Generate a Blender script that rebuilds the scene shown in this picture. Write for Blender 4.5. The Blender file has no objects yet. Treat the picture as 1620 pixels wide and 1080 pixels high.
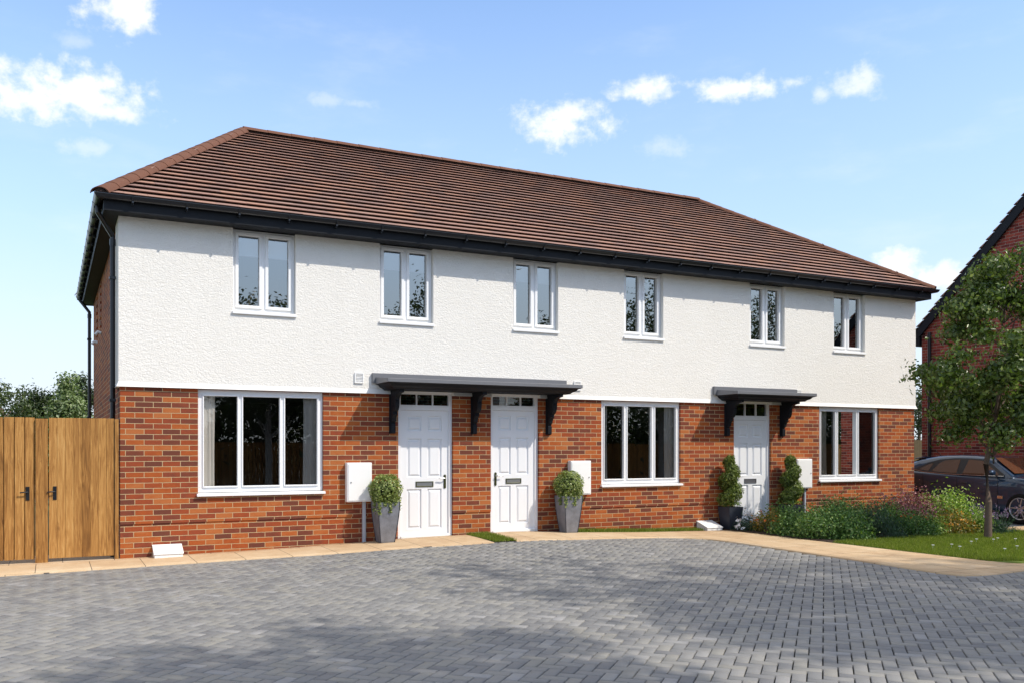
import bpy, bmesh, math, random
import numpy as np
from mathutils import Vector, Matrix
PI = math.pi
R = math.radians
random.seed(7)
rng = np.random.default_rng(11)
sc = bpy.context.scene
C = sc.collection

# ------------------------------------------------------------------ camera
cam = bpy.data.cameras.new('camera')
cam.lens = 31.91; cam.sensor_width = 36; cam.shift_y = 0.1037; cam.clip_end = 3000; cam.clip_start = .05
co = bpy.data.objects.new('camera', cam); C.objects.link(co)
co.location = (-.856, -13.537, 1.53); co.rotation_euler = (R(90), 0, R(-26.97))
sc.camera = co
# ------------------------------------------------------------------ light
SUN = Vector((.53, -.63, .86)).normalized()
sl = bpy.data.lights.new('sun', 'SUN'); sl.energy = 3.8; sl.angle = R(.5); sl.color = (1, .92, .80)
so = bpy.data.objects.new('sun', sl); C.objects.link(so)
so.rotation_euler = SUN.to_track_quat('Z', 'Y').to_euler()
sc.view_settings.view_transform = 'Standard'; sc.view_settings.look = 'None'
sc.view_settings.exposure = 0.15; sc.view_settings.gamma = 1
sc.cycles.max_bounces = 8; sc.cycles.transparent_max_bounces = 12
sc.cycles.use_denoising = True


class NT:
    """tiny node helper"""
    def __init__(s, tree): s.t = tree; s.n = tree.nodes; s.l = tree.links
    def new(s, kind, **kw):
        nd = s.n.new(kind)
        for k, v in kw.items():
            if k.startswith('_'): setattr(nd, k[1:], v)
            else: s.set(nd.inputs[k.replace('__', ' ')], v)
        return nd
    def set(s, sock, v):
        if isinstance(v, bpy.types.NodeSocket): s.l.new(v, sock)
        elif v is not None: sock.default_value = v
    def m(s, op, a, b=None, c=None):
        nd = s.n.new('ShaderNodeMath'); nd.operation = op
        s.set(nd.inputs[0], a)
        if b is not None: s.set(nd.inputs[1], b)
        if c is not None: s.set(nd.inputs[2], c)
        return nd.outputs[0]
    def mix(s, fac, a, b, mode='MIX'):
        nd = s.n.new('ShaderNodeMix'); nd.data_type = 'RGBA'; nd.blend_type = mode
        s.set(nd.inputs[0], fac); s.set(nd.inputs[6], a); s.set(nd.inputs[7], b)
        return nd.outputs[2]
    def noise(s, vec, scale, detail=3, rough=.5, dist=0):
        nd = s.n.new('ShaderNodeTexNoise')
        if vec is not None: s.l.new(vec, nd.inputs['Vector'])
        nd.inputs['Scale'].default_value = scale; nd.inputs['Detail'].default_value = detail
        nd.inputs['Roughness'].default_value = rough; nd.inputs['Distortion'].default_value = dist
        return nd.outputs['Fac']
    def ramp(s, fac, stops, interp='LINEAR'):
        nd = s.n.new('ShaderNodeValToRGB'); cr = nd.color_ramp; cr.interpolation = interp
        while len(cr.elements) < len(stops): cr.elements.new(.5)
        for e, (p, c) in zip(cr.elements, stops):
            e.position = p; e.color = tuple(c) + (1,) if len(c) == 3 else c
        s.l.new(fac, nd.inputs[0]); return nd.outputs[0]
    def maprange(s, v, a, b, c=0, d=1, smooth=True):
        nd = s.n.new('ShaderNodeMapRange'); nd.interpolation_type = 'SMOOTHSTEP' if smooth else 'LINEAR'
        s.set(nd.inputs[0], v)
        for i, q in enumerate((a, b, c, d)): nd.inputs[1 + i].default_value = q
        return nd.outputs[0]
    def bump(s, h, dist, strength=1, normal=None):
        nd = s.n.new('ShaderNodeBump'); s.l.new(h, nd.inputs['Height'])
        nd.inputs['Distance'].default_value = dist; nd.inputs['Strength'].default_value = strength
        if normal is not None: s.l.new(normal, nd.inputs['Normal'])
        return nd.outputs[0]
    def mapping(s, vec, scale=(1, 1, 1), loc=(0, 0, 0), rot=(0, 0, 0)):
        nd = s.n.new('ShaderNodeMapping'); s.l.new(vec, nd.inputs[0])
        nd.inputs['Scale'].default_value = scale; nd.inputs['Location'].default_value = loc
        nd.inputs['Rotation'].default_value = rot
        return nd.outputs[0]


# ------------------------------------------------------------------ world: sky with small fair-weather clouds
w = bpy.data.worlds.new('World'); sc.world = w; w.use_nodes = True
T = NT(w.node_tree); bg = T.n['Background']; bg.inputs[1].default_value = .15
sky = T.new('ShaderNodeTexSky', _sky_type='NISHITA', _sun_disc=False)
sky.sun_elevation = math.asin(SUN.z); sky.sun_rotation = math.atan2(SUN.x, SUN.y)
sky.air_density = 1.0; sky.dust_density = .6; sky.ozone_density = 2.0
geo = T.new('ShaderNodeTexCoord').outputs['Generated']
sep = T.new('ShaderNodeSeparateXYZ', Vector=geo)
sx, sy, sz = sep.outputs
az = T.m('ARCTAN2', sx, sy)
el = T.m('ARCSINE', sz)
comb = T.new('ShaderNodeCombineXYZ', X=az, Y=el, Z=0.0).outputs[0]
nz = T.noise(T.mapping(comb, (1, 1.15, 1)), 30, 9, .58, .1)
nz2 = T.noise(T.mapping(comb, (1, 1.2, 1), (3, 1, 0)), 75, 6, .6)
warp = T.m('ADD', T.m('MULTIPLY', T.m('SUBTRACT', nz, .5), 2.9), T.m('MULTIPLY', T.m('SUBTRACT', nz2, .5), 1.2))
clouds = [(.012, .3365, .078, .019, 1), (-.02, .327, .05, .017, 1), (.035, .350, .030, .016, 1), (.055, .327, .04, .009, .8),
          (.063, .4171, .036, .018, 1), (.523, .3400, .052, .016, 1), (.54, .350, .03, .014, .9), (.6227, .3727, .042, .0095, .9), (.7163, .3664, .047, .0095, .95),
          (.8334, .3599, .026, .013, .7), (.800, .352, .012, .006, .5), (.0342, .2901, .03, .008, .35), (.2714, .3579, .022, .006, .3),
          (.02, .383, .018, .006, .25), (.6363, .3141, .027, .009, .3), (.872, .180, .03, .016, 1), (.915, .168, .032, .014, 1),
          (.3, .357, .02, .005, .25),
          (2.3, .30, .2, .04, 1), (2.9, .36, .22, .05, 1), (-2.6, .28, .18, .04, 1), (-1.5, .4, .3, .06, .8), (1.8, .45, .25, .05, .8)]
tot = None
for (a0, e0, ra, re, k) in clouds:
    dx = T.m('DIVIDE', T.m('SUBTRACT', az, a0), ra); dy = T.m('DIVIDE', T.m('SUBTRACT', el, e0), re * 1.25)
    d2 = T.m('SQRT', T.m('ADD', T.m('MULTIPLY', dx, dx), T.m('MULTIPLY', dy, dy)))
    v = T.m('MULTIPLY', T.maprange(T.m('ADD', T.m('SUBTRACT', 1.25, d2), warp), .0, 1.2), k)
    tot = v if tot is None else T.m('MAXIMUM', tot, v)
veil = T.m('MULTIPLY', T.maprange(T.noise(T.mapping(comb, (1, 3, 1), (5, 2, 0)), 5, 6, .6), .5, .8), .16)
tot = T.m('MAXIMUM', tot, veil)
# unseen cloud cover added overhead and behind to whiten and lift ambient light
fill_clouds = T.m('MULTIPLY', T.maprange(T.noise(T.mapping(geo, (1, 1, 2)), 2.6, 6, .55), .38, .56), T.maprange(sz, .48, .62))
tot = T.m('MAXIMUM', tot, T.m('MULTIPLY', fill_clouds, .8))
skyc = T.mix(1, sky.outputs[0], (1.64, 1.68, 1.74, 1), 'MULTIPLY')
hz = T.maprange(sz, .0, .46, 1, 0, False)
skyc = T.mix(T.m('MULTIPLY', hz, .95), skyc, (3.7, 4.65, 6.0, 1))
hz2 = T.m('POWER', T.maprange(sz, .0, .24, 1, 0, False), 1.4)
skyc = T.mix(T.m('MULTIPLY', hz2, .85), skyc, (5.9, 6.25, 6.5, 1))
col = T.mix(tot, skyc, (6.9, 7.0, 7.1, 1))
col = T.mix(T.m('MULTIPLY', fill_clouds, .8), col, (6.0, 5.6, 5.1, 1))
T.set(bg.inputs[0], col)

# ------------------------------------------------------------------ materials
def mat(name, col=(.5, .5, .5), rough=.6, spec=.5, metal=0, build=None, coat=0):
    m = bpy.data.materials.new(name); m.use_nodes = True
    t = NT(m.node_tree); p = t.n['Principled BSDF']
    p.inputs['Base Color'].default_value = (*col, 1); p.inputs['Roughness'].default_value = rough
    p.inputs['Specular IOR Level'].default_value = spec; p.inputs['Metallic'].default_value = metal
    p.inputs['Coat Weight'].default_value = coat
    if build: build(t, p)
    return m
def obj_vec(t): return t.new('ShaderNodeTexCoord').outputs['Object']
def isl(t): return t.new('ShaderNodeNewGeometry').outputs['Random Per Island']

def grime(col, var=.12, scale=6, bump=0.0008):
    def f(t, p):
        v = obj_vec(t); n = t.noise(v, scale, 5, .6); n2 = t.noise(v, scale * 14, 3, .6)
        k = t.m('ADD', t.m('MULTIPLY', t.m('SUBTRACT', n, .5), var * 2), t.m('MULTIPLY', t.m('SUBTRACT', n2, .5), var))
        c = t.mix(1, (*col, 1), t.new('ShaderNodeCombineColor', Red=t.m('ADD', 1, k), Green=t.m('ADD', 1, k), Blue=t.m('ADD', 1, k)).outputs[0], 'MULTIPLY')
        t.set(p.inputs['Base Color'], c)
        if bump: t.set(p.inputs['Normal'], t.bump(n2, bump))
    return f

def brick_f(stops, mortar, bw=.2385, bh=.075, ms=.0047):
    def f(t, p):
        v = obj_vec(t); s = t.new('ShaderNodeSeparateXYZ', Vector=v)
        u = t.m('ADD', t.m('ADD', s.outputs[0], s.outputs[1]), 40.0)
        uz = t.new('ShaderNodeCombineXYZ', X=u, Y=t.m('ADD', s.outputs[2], 6.004), Z=0.0).outputs[0]
        wob = t.noise(v, 30, 2); wob2 = t.noise(v, 140, 3)
        uzw = t.new('ShaderNodeVectorMath', _operation='ADD'); t.l.new(uz, uzw.inputs[0])
        off = t.new('ShaderNodeCombineXYZ', X=t.m('MULTIPLY', t.m('SUBTRACT', wob2, .5), .003), Y=t.m('MULTIPLY', t.m('SUBTRACT', wob, .5), .006), Z=0.0).outputs[0]
        t.l.new(off, uzw.inputs[1])
        b = t.new('ShaderNodeTexBrick', _offset=.5)
        t.l.new(uzw.outputs[0], b.inputs['Vector'])
        for k, q in (('Color1', (0, 0, 0, 1)), ('Color2', (1, 1, 1, 1)), ('Mortar', (0, 0, 0, 1)), ('Scale', 1.), ('Mortar Size', ms), ('Mortar Smooth', .12), ('Bias', 0.), ('Brick Width', bw), ('Row Height', bh)):
            b.inputs[k].default_value = q
        fac = b.outputs['Fac']
        tint = t.new('ShaderNodeSeparateColor', Color=b.outputs['Color']).outputs[0]
        # fired tone drifts inside each brick
        drift = t.noise(t.mapping(v, (1, 1, 1.6)), 9, 4, .6)
        tt = t.m('ADD', tint, t.m('MULTIPLY', t.m('SUBTRACT', drift, .5), .55))
        c = t.ramp(tt, stops)
        fine = t.noise(v, 90, 4, .7)
        g = t.m('ADD', .72, t.m('MULTIPLY', fine, .56))
        c = t.mix(1, c, t.new('ShaderNodeCombineColor', Red=g, Green=g, Blue=g).outputs[0], 'MULTIPLY')
        mo = t.mix(t.noise(v, 25, 4, .6), tuple(q * .8 for q in mortar) + (1,), tuple(min(1, q * 1.15) for q in mortar) + (1,))
        t.set(p.inputs['Base Color'], t.mix(fac, c, mo))
        h = t.m('ADD', t.m('SUBTRACT', 1, fac), t.m('MULTIPLY', fine, .22))
        t.set(p.inputs['Normal'], t.bump(h, .006, .9))
    return f

BR = [(.05, (.135, .042, .026)), (.25, (.19, .048, .025)), (.40, (.26, .056, .022)), (.56, (.30, .064, .018)), (.76, (.355, .088, .020)), (.95, (.39, .125, .038))]
M = {}
M['brick'] = mat('red multi brick', rough=.85, spec=.25, build=brick_f(BR, (.52, .38, .215)))
M['brick_side'] = M['brick']
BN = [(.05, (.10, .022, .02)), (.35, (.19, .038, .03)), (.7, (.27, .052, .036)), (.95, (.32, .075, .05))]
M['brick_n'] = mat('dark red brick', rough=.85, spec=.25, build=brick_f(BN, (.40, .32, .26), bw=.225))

def f_render(t, p):
    v = obj_vec(t)
    a = t.noise(t.mapping(v, (1, 1, 1.7)), 24, 3, .5, 1.4); b = t.noise(v, 70, 3, .6, .8); c = t.noise(v, 1.3, 4, .6)
    h = t.m('ADD', t.maprange(a, .3, .7), t.m('MULTIPLY', b, .55))
    t.set(p.inputs['Normal'], t.bump(h, .0055, .8))
    stk = t.noise(t.mapping(v, (1, 1, .12)), 5, 5, .65)
    k = t.m('ADD', t.m('ADD', .93, t.m('MULTIPLY', c, .07)), t.m('MULTIPLY', stk, .05))
    t.set(p.inputs['Base Color'], t.mix(1, (.81, .79, .745, 1), t.new('ShaderNodeCombineColor', Red=k, Green=k, Blue=k).outputs[0], 'MULTIPLY'))
M['render'] = mat('white textured render', rough=.9, spec=.2, build=f_render)
M['bell'] = mat('smooth white render', (.80, .79, .765), .85, .2, build=grime((.80, .79, .765), .03, 8))

def f_tile(t, p):
    v = obj_vec(t); i = isl(t)
    c = t.ramp(t.m('ADD', t.m('MULTIPLY', i, .85), t.m('MULTIPLY', t.noise(v, 14, 4, .6), .2)), [(.1, (.24, .155, .132)), (.35, (.285, .175, .145)), (.6, (.33, .195, .153)), (.85, (.365, .208, .150)), (1, (.28, .19, .168))])
    n = t.noise(v, 60, 4, .7); g = t.m('ADD', .7, t.m('MULTIPLY', n, .6))
    t.set(p.inputs['Base Color'], t.mix(1, c, t.new('ShaderNodeCombineColor', Red=g, Green=g, Blue=g).outputs[0], 'MULTIPLY'))
    t.set(p.inputs['Normal'], t.bump(n, .002, .7))
M['tile'] = mat('brown clay roof tile', rough=.8, spec=.3, build=f_tile)
M['ridge'] = mat('brown ridge tile', (.13, .055, .032), .75, .3, build=grime((.135, .057, .033), .18, 3))
M['mortar'] = mat('bedding mortar and tile gap shade', (.05, .03, .025), .9)
M['black'] = mat('black gloss plastic', (.009, .010, .013), .28, .5)
M['blacktimber'] = mat('anthracite painted board', (.009, .011, .015), .55, .2, build=grime((.009, .011, .015), .1, 5))
M['lead'] = mat('grey lead effect roofing', (.15, .155, .17), .5, .4, build=grime((.15, .155, .17), .12, 4))
M['white'] = mat('white window plastic', (.82, .83, .84), .35, .4)
M['door'] = mat('white painted door', (.80, .81, .83), .4, .4)
M['box'] = mat('white meter box plastic', (.83, .83, .82), .5, .3)
M['greyp'] = mat('pale grey pipe', (.42, .46, .52), .5)
M['olive'] = mat('dark olive brass fitting', (.07, .075, .03), .35, .5, .6)
M['steel'] = mat('brushed steel', (.6, .6, .6), .3, .5, 1)
M['greyf'] = mat('dark grey fitting', (.10, .10, .11), .4, .5)
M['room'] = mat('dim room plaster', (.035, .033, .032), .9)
M['blind'] = mat('pale roller blind', (.62, .64, .66), .8)

def f_curtain(t, p):
    v = obj_vec(t); n = t.noise(t.mapping(v, (1, 1, .15)), 40, 4)
    t.set(p.inputs['Base Color'], t.mix(n, (.62, .57, .51, 1), (.78, .73, .66, 1)))
def curtain_mix():
    m = M['curtain']; t = NT(m.node_tree); tl = t.new('ShaderNodeBsdfTranslucent', Color=(.7, .64, .56, 1)); mx = t.new('ShaderNodeMixShader', Fac=.35)
    t.l.new(t.n['Principled BSDF'].outputs[0], mx.inputs[1]); t.l.new(tl.outputs[0], mx.inputs[2]); t.l.new(mx.outputs[0], t.n['Material Output'].inputs[0])
M['curtain'] = mat('beige curtain cloth', rough=.9, build=f_curtain)

curtain_mix()
def glass(name, refl, tint):
    m = bpy.data.materials.new(name); m.use_nodes = True
    t = NT(m.node_tree); t.n.remove(t.n['Principled BSDF']); o = t.n['Material Output']
    tr = t.new('ShaderNodeBsdfTransparent', Color=(*tint, 1)); gl = t.new('ShaderNodeBsdfGlossy', Color=(.90, .90, .87, 1), Roughness=0.0)
    v = obj_vec(t); gl.inputs['Normal'].default_value = (0, 0, 0)
    t.set(gl.inputs['Normal'], t.bump(t.noise(v, 1.6, 2), .0012, .5))
    fr = t.new('ShaderNodeFresnel', IOR=1.5).outputs[0]
    mx = t.new('ShaderNodeMixShader', Fac=t.m('MINIMUM', t.m('ADD', refl, t.m('MULTIPLY', fr, 1.2)), 1))
    t.l.new(tr.outputs[0], mx.inputs[1]); t.l.new(gl.outputs[0], mx.inputs[2]); t.l.new(mx.outputs[0], o.inputs[0])
    return m
M['glass'] = glass('dark window glass', .05, (.95, .96, .96))
M['glass_up'] = glass('reflective window glass', .27, (.7, .74, .78))

def f_wood(t, p):
    v = obj_vec(t); i = isl(t)
    off = t.new('ShaderNodeCombineXYZ', X=t.m('MULTIPLY', i, 31.0), Y=0.0, Z=t.m('MULTIPLY', i, 57.0)).outputs[0]
    va = t.new('ShaderNodeVectorMath', _operation='ADD'); t.l.new(v, va.inputs[0]); t.l.new(off, va.inputs[1])
    g = t.noise(t.mapping(va.outputs[0], (1, 1, .07)), 26, 6, .65, 1.6)
    g2 = t.noise(t.mapping(va.outputs[0], (1, 1, .03)), 110, 4, .6, .5)
    k = t.noise(t.mapping(va.outputs[0], (1, 1, .45)), 7, 2, .5, 1.0)
    c = t.ramp(t.m('ADD', t.m('MULTIPLY', g, .75), t.m('ADD', t.m('MULTIPLY', g2, .3), t.m('MULTIPLY', t.m('SUBTRACT', i, .5), .16))), [(.32, (.13, .055, .014)), (.46, (.27, .125, .032)), (.6, (.42, .215, .062)), (.74, (.53, .31, .11))])
    c = t.mix(t.maprange(k, .66, .82, 0, .7), c, (.13, .055, .018, 1))
    t.set(p.inputs['Base Color'], c)
    t.set(p.inputs['Normal'], t.bump(t.m('ADD', g, t.m('MULTIPLY', g2, .5)), .002, .6))
M['wood'] = mat('treated softwood boards', rough=.75, spec=.25, build=f_wood)

def f_paver(t, p):
    v = obj_vec(t); i = isl(t)
    base = t.ramp(i, [(0, (.155, .155, .157)), (.3, (.198, .197, .193)), (.6, (.225, .221, .212)), (.85, (.236, .228, .205)), (1, (.27, .267, .265))])
    n = t.noise(v, 120, 4, .7); st = t.noise(v, 1.1, 5, .65)
    g = t.m('ADD', t.m('ADD', .62, t.m('MULTIPLY', n, .5)), t.m('MULTIPLY', st, .26))
    t.set(p.inputs['Base Color'], t.mix(1, base, t.new('ShaderNodeCombineColor', Red=g, Green=g, Blue=g).outputs[0], 'MULTIPLY'))
    t.set(p.inputs['Normal'], t.bump(t.m('ADD', n, t.m('MULTIPLY', t.noise(v, 28, 3), .8)), .0022, .8))
    t.set(p.inputs['Roughness'], t.m('ADD', .5, t.m('MULTIPLY', n, .3)))
M['paver'] = mat('charcoal block paving', rough=.68, spec=.5, build=f_paver)
M['joint'] = mat('jointing sand', (.02, .02, .014), .95, build=grime((.02, .02, .014), .4, 8))

def f_slab(t, p):
    v = obj_vec(t)
    b = t.new('ShaderNodeTexBrick', _offset=.5)
    t.l.new(t.mapping(v, loc=(.39, 6.0, 0)), b.inputs['Vector'])
    for k, q in (('Color1', (0, 0, 0, 1)), ('Color2', (1, 1, 1, 1)), ('Mortar', (0, 0, 0, 1)), ('Scale', 1.), ('Mortar Size', .004), ('Mortar Smooth', .1), ('Bias', 0.), ('Brick Width', .63), ('Row Height', .98)):
        b.inputs[k].default_value = q
    tint = t.new('ShaderNodeSeparateColor', Color=b.outputs['Color']).outputs[0]
    n = t.noise(v, 3.2, 6, .65, .6); n2 = t.noise(v, 55, 4, .7)
    c = t.ramp(t.m('ADD', t.m('MULTIPLY', n, .8), t.m('MULTIPLY', tint, .2)), [(.25, (.42, .28, .165)), (.5, (.53, .385, .235)), (.75, (.60, .47, .32))])
    g = t.m('ADD', .75, t.m('MULTIPLY', n2, .5))
    c = t.mix(1, c, t.new('ShaderNodeCombineColor', Red=g, Green=g, Blue=g).outputs[0], 'MULTIPLY')
    t.set(p.inputs['Base Color'], t.mix(b.outputs['Fac'], c, (.06, .05, .04, 1)))
    t.set(p.inputs['Normal'], t.bump(t.m('ADD', t.m('SUBTRACT', 1, b.outputs['Fac']), t.m('MULTIPLY', n2, .3)), .004, .7))
M['slab'] = mat('buff paving slab', rough=.8, spec=.3, build=f_slab)
M['soil'] = mat('dark bark soil', (.035, .02, .013), .95, build=grime((.04, .022, .014), .5, 12, .01))
M['turf'] = mat('turf base', (.12, .165, .025), .95, build=grime((.12, .165, .025), .35, 5, .004))
M['field'] = mat('meadow ground', (.06, .09, .025), .95, build=grime((.07, .10, .03), .35, .6, .004))
M['drive'] = mat('grey driveway', (.13, .135, .15), .8, build=grime((.13, .135, .15), .2, 6, .002))

def leafmat(name, stops, trans=.35, rough=.45, spec=.5):
    m = bpy.data.materials.new(name); m.use_nodes = True
    t = NT(m.node_tree); p = t.n['Principled BSDF']; o = t.n['Material Output']
    c = t.ramp(isl(t), stops)
    t.set(p.inputs['Base Color'], c); p.inputs['Roughness'].default_value = rough; p.inputs['Specular IOR Level'].default_value = spec
    tl = t.new('ShaderNodeBsdfTranslucent', Color=t.mix(1, c, (1.3, 1.5, .6, 1), 'MULTIPLY'))
    mx = t.new('ShaderNodeMixShader', Fac=trans)
    t.l.new(p.outputs[0], mx.inputs[1]); t.l.new(tl.outputs[0], mx.inputs[2]); t.l.new(mx.outputs[0], o.inputs[0])
    return m
M['leaf_tree'] = leafmat('broad tree leaves', [(0, (.040, .070, .012)), (.5, (.085, .135, .026)), (.85, (.150, .210, .045)), (1, (.30, .34, .13))], .32, .33)
M['leaf_dark'] = leafmat('dark tree leaves', [(0, (0.014, 0.030, 0.008)), (.5, (0.028, 0.050, 0.012)), (1, (0.055, 0.080, 0.020))], .25)
M['leaf_mid'] = leafmat('mid green tree leaves', [(0, (0.032, 0.053, 0.015)), (.5, (0.058, 0.089, 0.026)), (1, (0.105, 0.137, 0.042))], .3)
M['leaf_pale'] = leafmat('silvery green tree leaves', [(0, (0.078, 0.117, 0.039)), (.5, (0.156, 0.221, 0.078)), (.85, (0.260, 0.325, 0.156)), (1, (0.416, 0.468, 0.286))], .3)
M['leaf_green'] = leafmat('shrub leaves', [(0, (0.055, 0.117, 0.031)), (.5, (0.087, 0.186, 0.043)), (.85, (0.167, 0.293, 0.069)), (1, (0.332, 0.411, 0.137))], .3)
M['leaf_box'] = leafmat('box ball leaves', [(0, (0.072, 0.102, 0.022)), (.4, (0.160, 0.217, 0.043)), (.8, (0.319, 0.392, 0.116)), (1, (0.609, 0.638, 0.290))], .3)
M['leaf_spiral'] = leafmat('conifer sprays', [(0, (.05, .08, .012)), (.5, (.12, .17, .03)), (1, (.26, .32, .07))], .3)
M['leaf_lime'] = leafmat('lime leaves', [(0, (0.114, 0.195, 0.033)), (.5, (0.227, 0.357, 0.057)), (.85, (0.423, 0.552, 0.130)), (1, (0.731, 0.731, 0.406))], .35)
M['leaf_purple'] = leafmat('purple heather', [(0, (0.115, 0.046, 0.064)), (.4, (0.256, 0.090, 0.128)), (.8, (0.512, 0.205, 0.256)), (1, (0.154, 0.179, 0.077))], .25)
M['leaf_blue'] = leafmat('blue green needles', [(0, (0.029, 0.064, 0.042)), (.5, (0.048, 0.104, 0.061)), (1, (0.088, 0.160, 0.088))], .25)
M['leaf_olive'] = leafmat('olive shrub leaves', [(0, (0.091, 0.100, 0.022)), (.5, (0.182, 0.200, 0.036)), (.8, (0.364, 0.237, 0.036)), (1, (0.619, 0.273, 0.036))], .3)
M['grass'] = leafmat('grass blades', [(0, (.10, .135, .018)), (.5, (.16, .215, .028)), (.9, (.25, .29, .05)), (1, (.36, .33, .12))], .4, .6, .3)
M['orange'] = mat('orange petals', (.62, .14, .01), .6)
M['yellow'] = mat('yellow orange petals', (.66, .28, .02), .6)
M['whitep'] = mat('white petals', (.75, .75, .74), .6)
M['lilac'] = mat('lilac petals', (.38, .25, .42), .7)
M['bark'] = mat('grey brown bark', (.11, .075, .055), .9, build=grime((.13, .09, .068), .35, 16, .006))
M['woodold'] = mat('weathered fence boards', (.10, .075, .035), .9, build=grime((.10, .075, .035), .3, 9))
M['barkp'] = mat('pale birch bark', (.42, .40, .37), .85, build=grime((.42, .40, .37), .35, 6, .004))
M['zinc'] = mat('weathered zinc', (.21, .22, .25), .45, .5, .35, build=grime((.21, .22, .25), .55, 7, .001))
M['dpot'] = mat('dark slate planter', (.028, .034, .048), .5, .4, build=grime((.028, .034, .048), .2, 6))
M['paint'] = mat('dark metallic car paint', (.016, .045, .095), .3, .5, .5, coat=1.0)
M['carglass'] = mat('tinted car glass', (.10, .042, .022), .04, .4)
M['cartrim'] = mat('black car trim', (.012, .012, .013), .5)
M['tyre'] = mat('tyre rubber', (.012, .012, .012), .85, .2)
M['alloy'] = mat('silver alloy', (.55, .55, .56), .28, .5, .9)
M['seat'] = mat('pale car seat', (.4, .37, .33), .8)
M['lamp'] = mat('clear lamp lens', (.6, .6, .62), .1, 1)
M['redlamp'] = mat('red lamp lens', (.3, .01, .01), .15, .8)
M['chrome'] = mat('chrome', (.7, .7, .72), .12, .5, 1)


# ------------------------------------------------------------------ mesh helpers
class MB:
    def __init__(s): s.v = []; s.f = []
    def add(s, vs, fs):
        b = len(s.v); s.v += [tuple(q) for q in vs]; s.f += [tuple(i + b for i in q) for q in fs]; return s
    def box(s, x0, x1, y0, y1, z0, z1):
        return s.add([(x, y, z) for z in (z0, z1) for y in (y0, y1) for x in (x0, x1)],
                     [(0, 2, 3, 1), (4, 5, 7, 6), (0, 1, 5, 4), (2, 6, 7, 3), (0, 4, 6, 2), (1, 3, 7, 5)])
    def quad(s, *p): return s.add(p, [tuple(range(len(p)))])
    def prism(s, prof, axis, a, b):
        """closed profile (2d points) extruded along axis from a to b"""
        n = len(prof)
        def mk(q, t): return {'x': (t, q[0], q[1]), 'y': (q[0], t, q[1]), 'z': (q[0], q[1], t)}[axis]
        vs = [mk(q, a) for q in prof] + [mk(q, b) for q in prof]
        fs = [(i, (i + 1) % n, (i + 1) % n + n, i + n) for i in range(n)] + [tuple(range(n))[::-1], tuple(range(n, 2 * n))]
        return s.add(vs, fs)
    def tube(s, pts, rad, n=10, cap=True):
        pts = [Vector(p) for p in pts]; rings = []
        up = Vector((0, 0, 1))
        for i, p in enumerate(pts):
            if i == 0: d = pts[1] - p
            elif i == len(pts) - 1: d = p - pts[i - 1]
            else: d = (pts[i + 1] - p).normalized() + (p - pts[i - 1]).normalized()
            d.normalize()
            a = d.cross(up)
            if a.length < .05: a = d.cross(Vector((1, 0, 0)))
            a.normalize(); b = d.cross(a)
            r = rad[i] if isinstance(rad, (list, tuple)) else rad
            rings.append([p + (a * math.cos(t) + b * math.sin(t)) * r for t in [2 * PI * k / n for k in range(n)]])
        vs = [q for r in rings for q in r]; fs = []
        for i in range(len(rings) - 1):
            for k in range(n): fs.append((i * n + k, i * n + (k + 1) % n, (i + 1) * n + (k + 1) % n, (i + 1) * n + k))
        if cap: fs += [tuple(range(n))[::-1], tuple(range((len(rings) - 1) * n, len(rings) * n))]
        return s.add(vs, fs)
    def lathe(s, prof, c, n=24, axis='z'):
        """prof: (r, h) list"""
        vs = []
        for r, h in prof:
            for k in range(n):
                a = 2 * PI * k / n; x, y = r * math.cos(a), r * math.sin(a)
                vs.append((c[0] + x, c[1] + y, c[2] + h) if axis == 'z' else ((c[0] + h, c[1] + x, c[2] + y) if axis == 'x' else (c[0] + x, c[1] + h, c[2] + y)))
        fs = [(i * n + k, i * n + (k + 1) % n, (i + 1) * n + (k + 1) % n, (i + 1) * n + k) for i in range(len(prof) - 1) for k in range(n)]
        return s.add(vs, fs)
    def build(s, name, m, parent=None, smooth=False, bevel=0, seg=2):
        me = bpy.data.meshes.new(name); me.from_pydata(s.v, [], s.f); me.update()
        bm = bmesh.new(); bm.from_mesh(me); bmesh.ops.recalc_face_normals(bm, faces=bm.faces[:]); bm.to_mesh(me); bm.free()
        me.materials.append(M[m] if isinstance(m, str) else m)
        if smooth:
            me.polygons.foreach_set('use_smooth', [True] * len(me.polygons))
        o = bpy.data.objects.new(name, me); C.objects.link(o)
        if parent: o.parent = parent
        if bevel:
            b = o.modifiers.new('bevel', 'BEVEL'); b.width = bevel; b.segments = seg; b.limit_method = 'ANGLE'; b.angle_limit = R(40)
        if smooth:
            sm = o.modifiers.new('split', 'EDGE_SPLIT'); sm.split_angle = R(45)
        return o

def raw(name, verts, faces, m, parent=None):
    """fast mesh from numpy: faces (n,k)"""
    me = bpy.data.meshes.new(name); nf, k = faces.shape
    me.vertices.add(len(verts)); me.vertices.foreach_set('co', np.ascontiguousarray(verts, dtype=np.float32).ravel())
    me.loops.add(nf * k); me.loops.foreach_set('vertex_index', faces.astype(np.int32).ravel())
    me.polygons.add(nf); me.polygons.foreach_set('loop_start', (np.arange(nf) * k).astype(np.int32))
    me.polygons.foreach_set('loop_total', np.full(nf, k, dtype=np.int32))
    me.update(calc_edges=True); me.materials.append(M[m] if isinstance(m, str) else m)
    o = bpy.data.objects.new(name, me); C.objects.link(o)
    if parent: o.parent = parent
    return o

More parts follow.
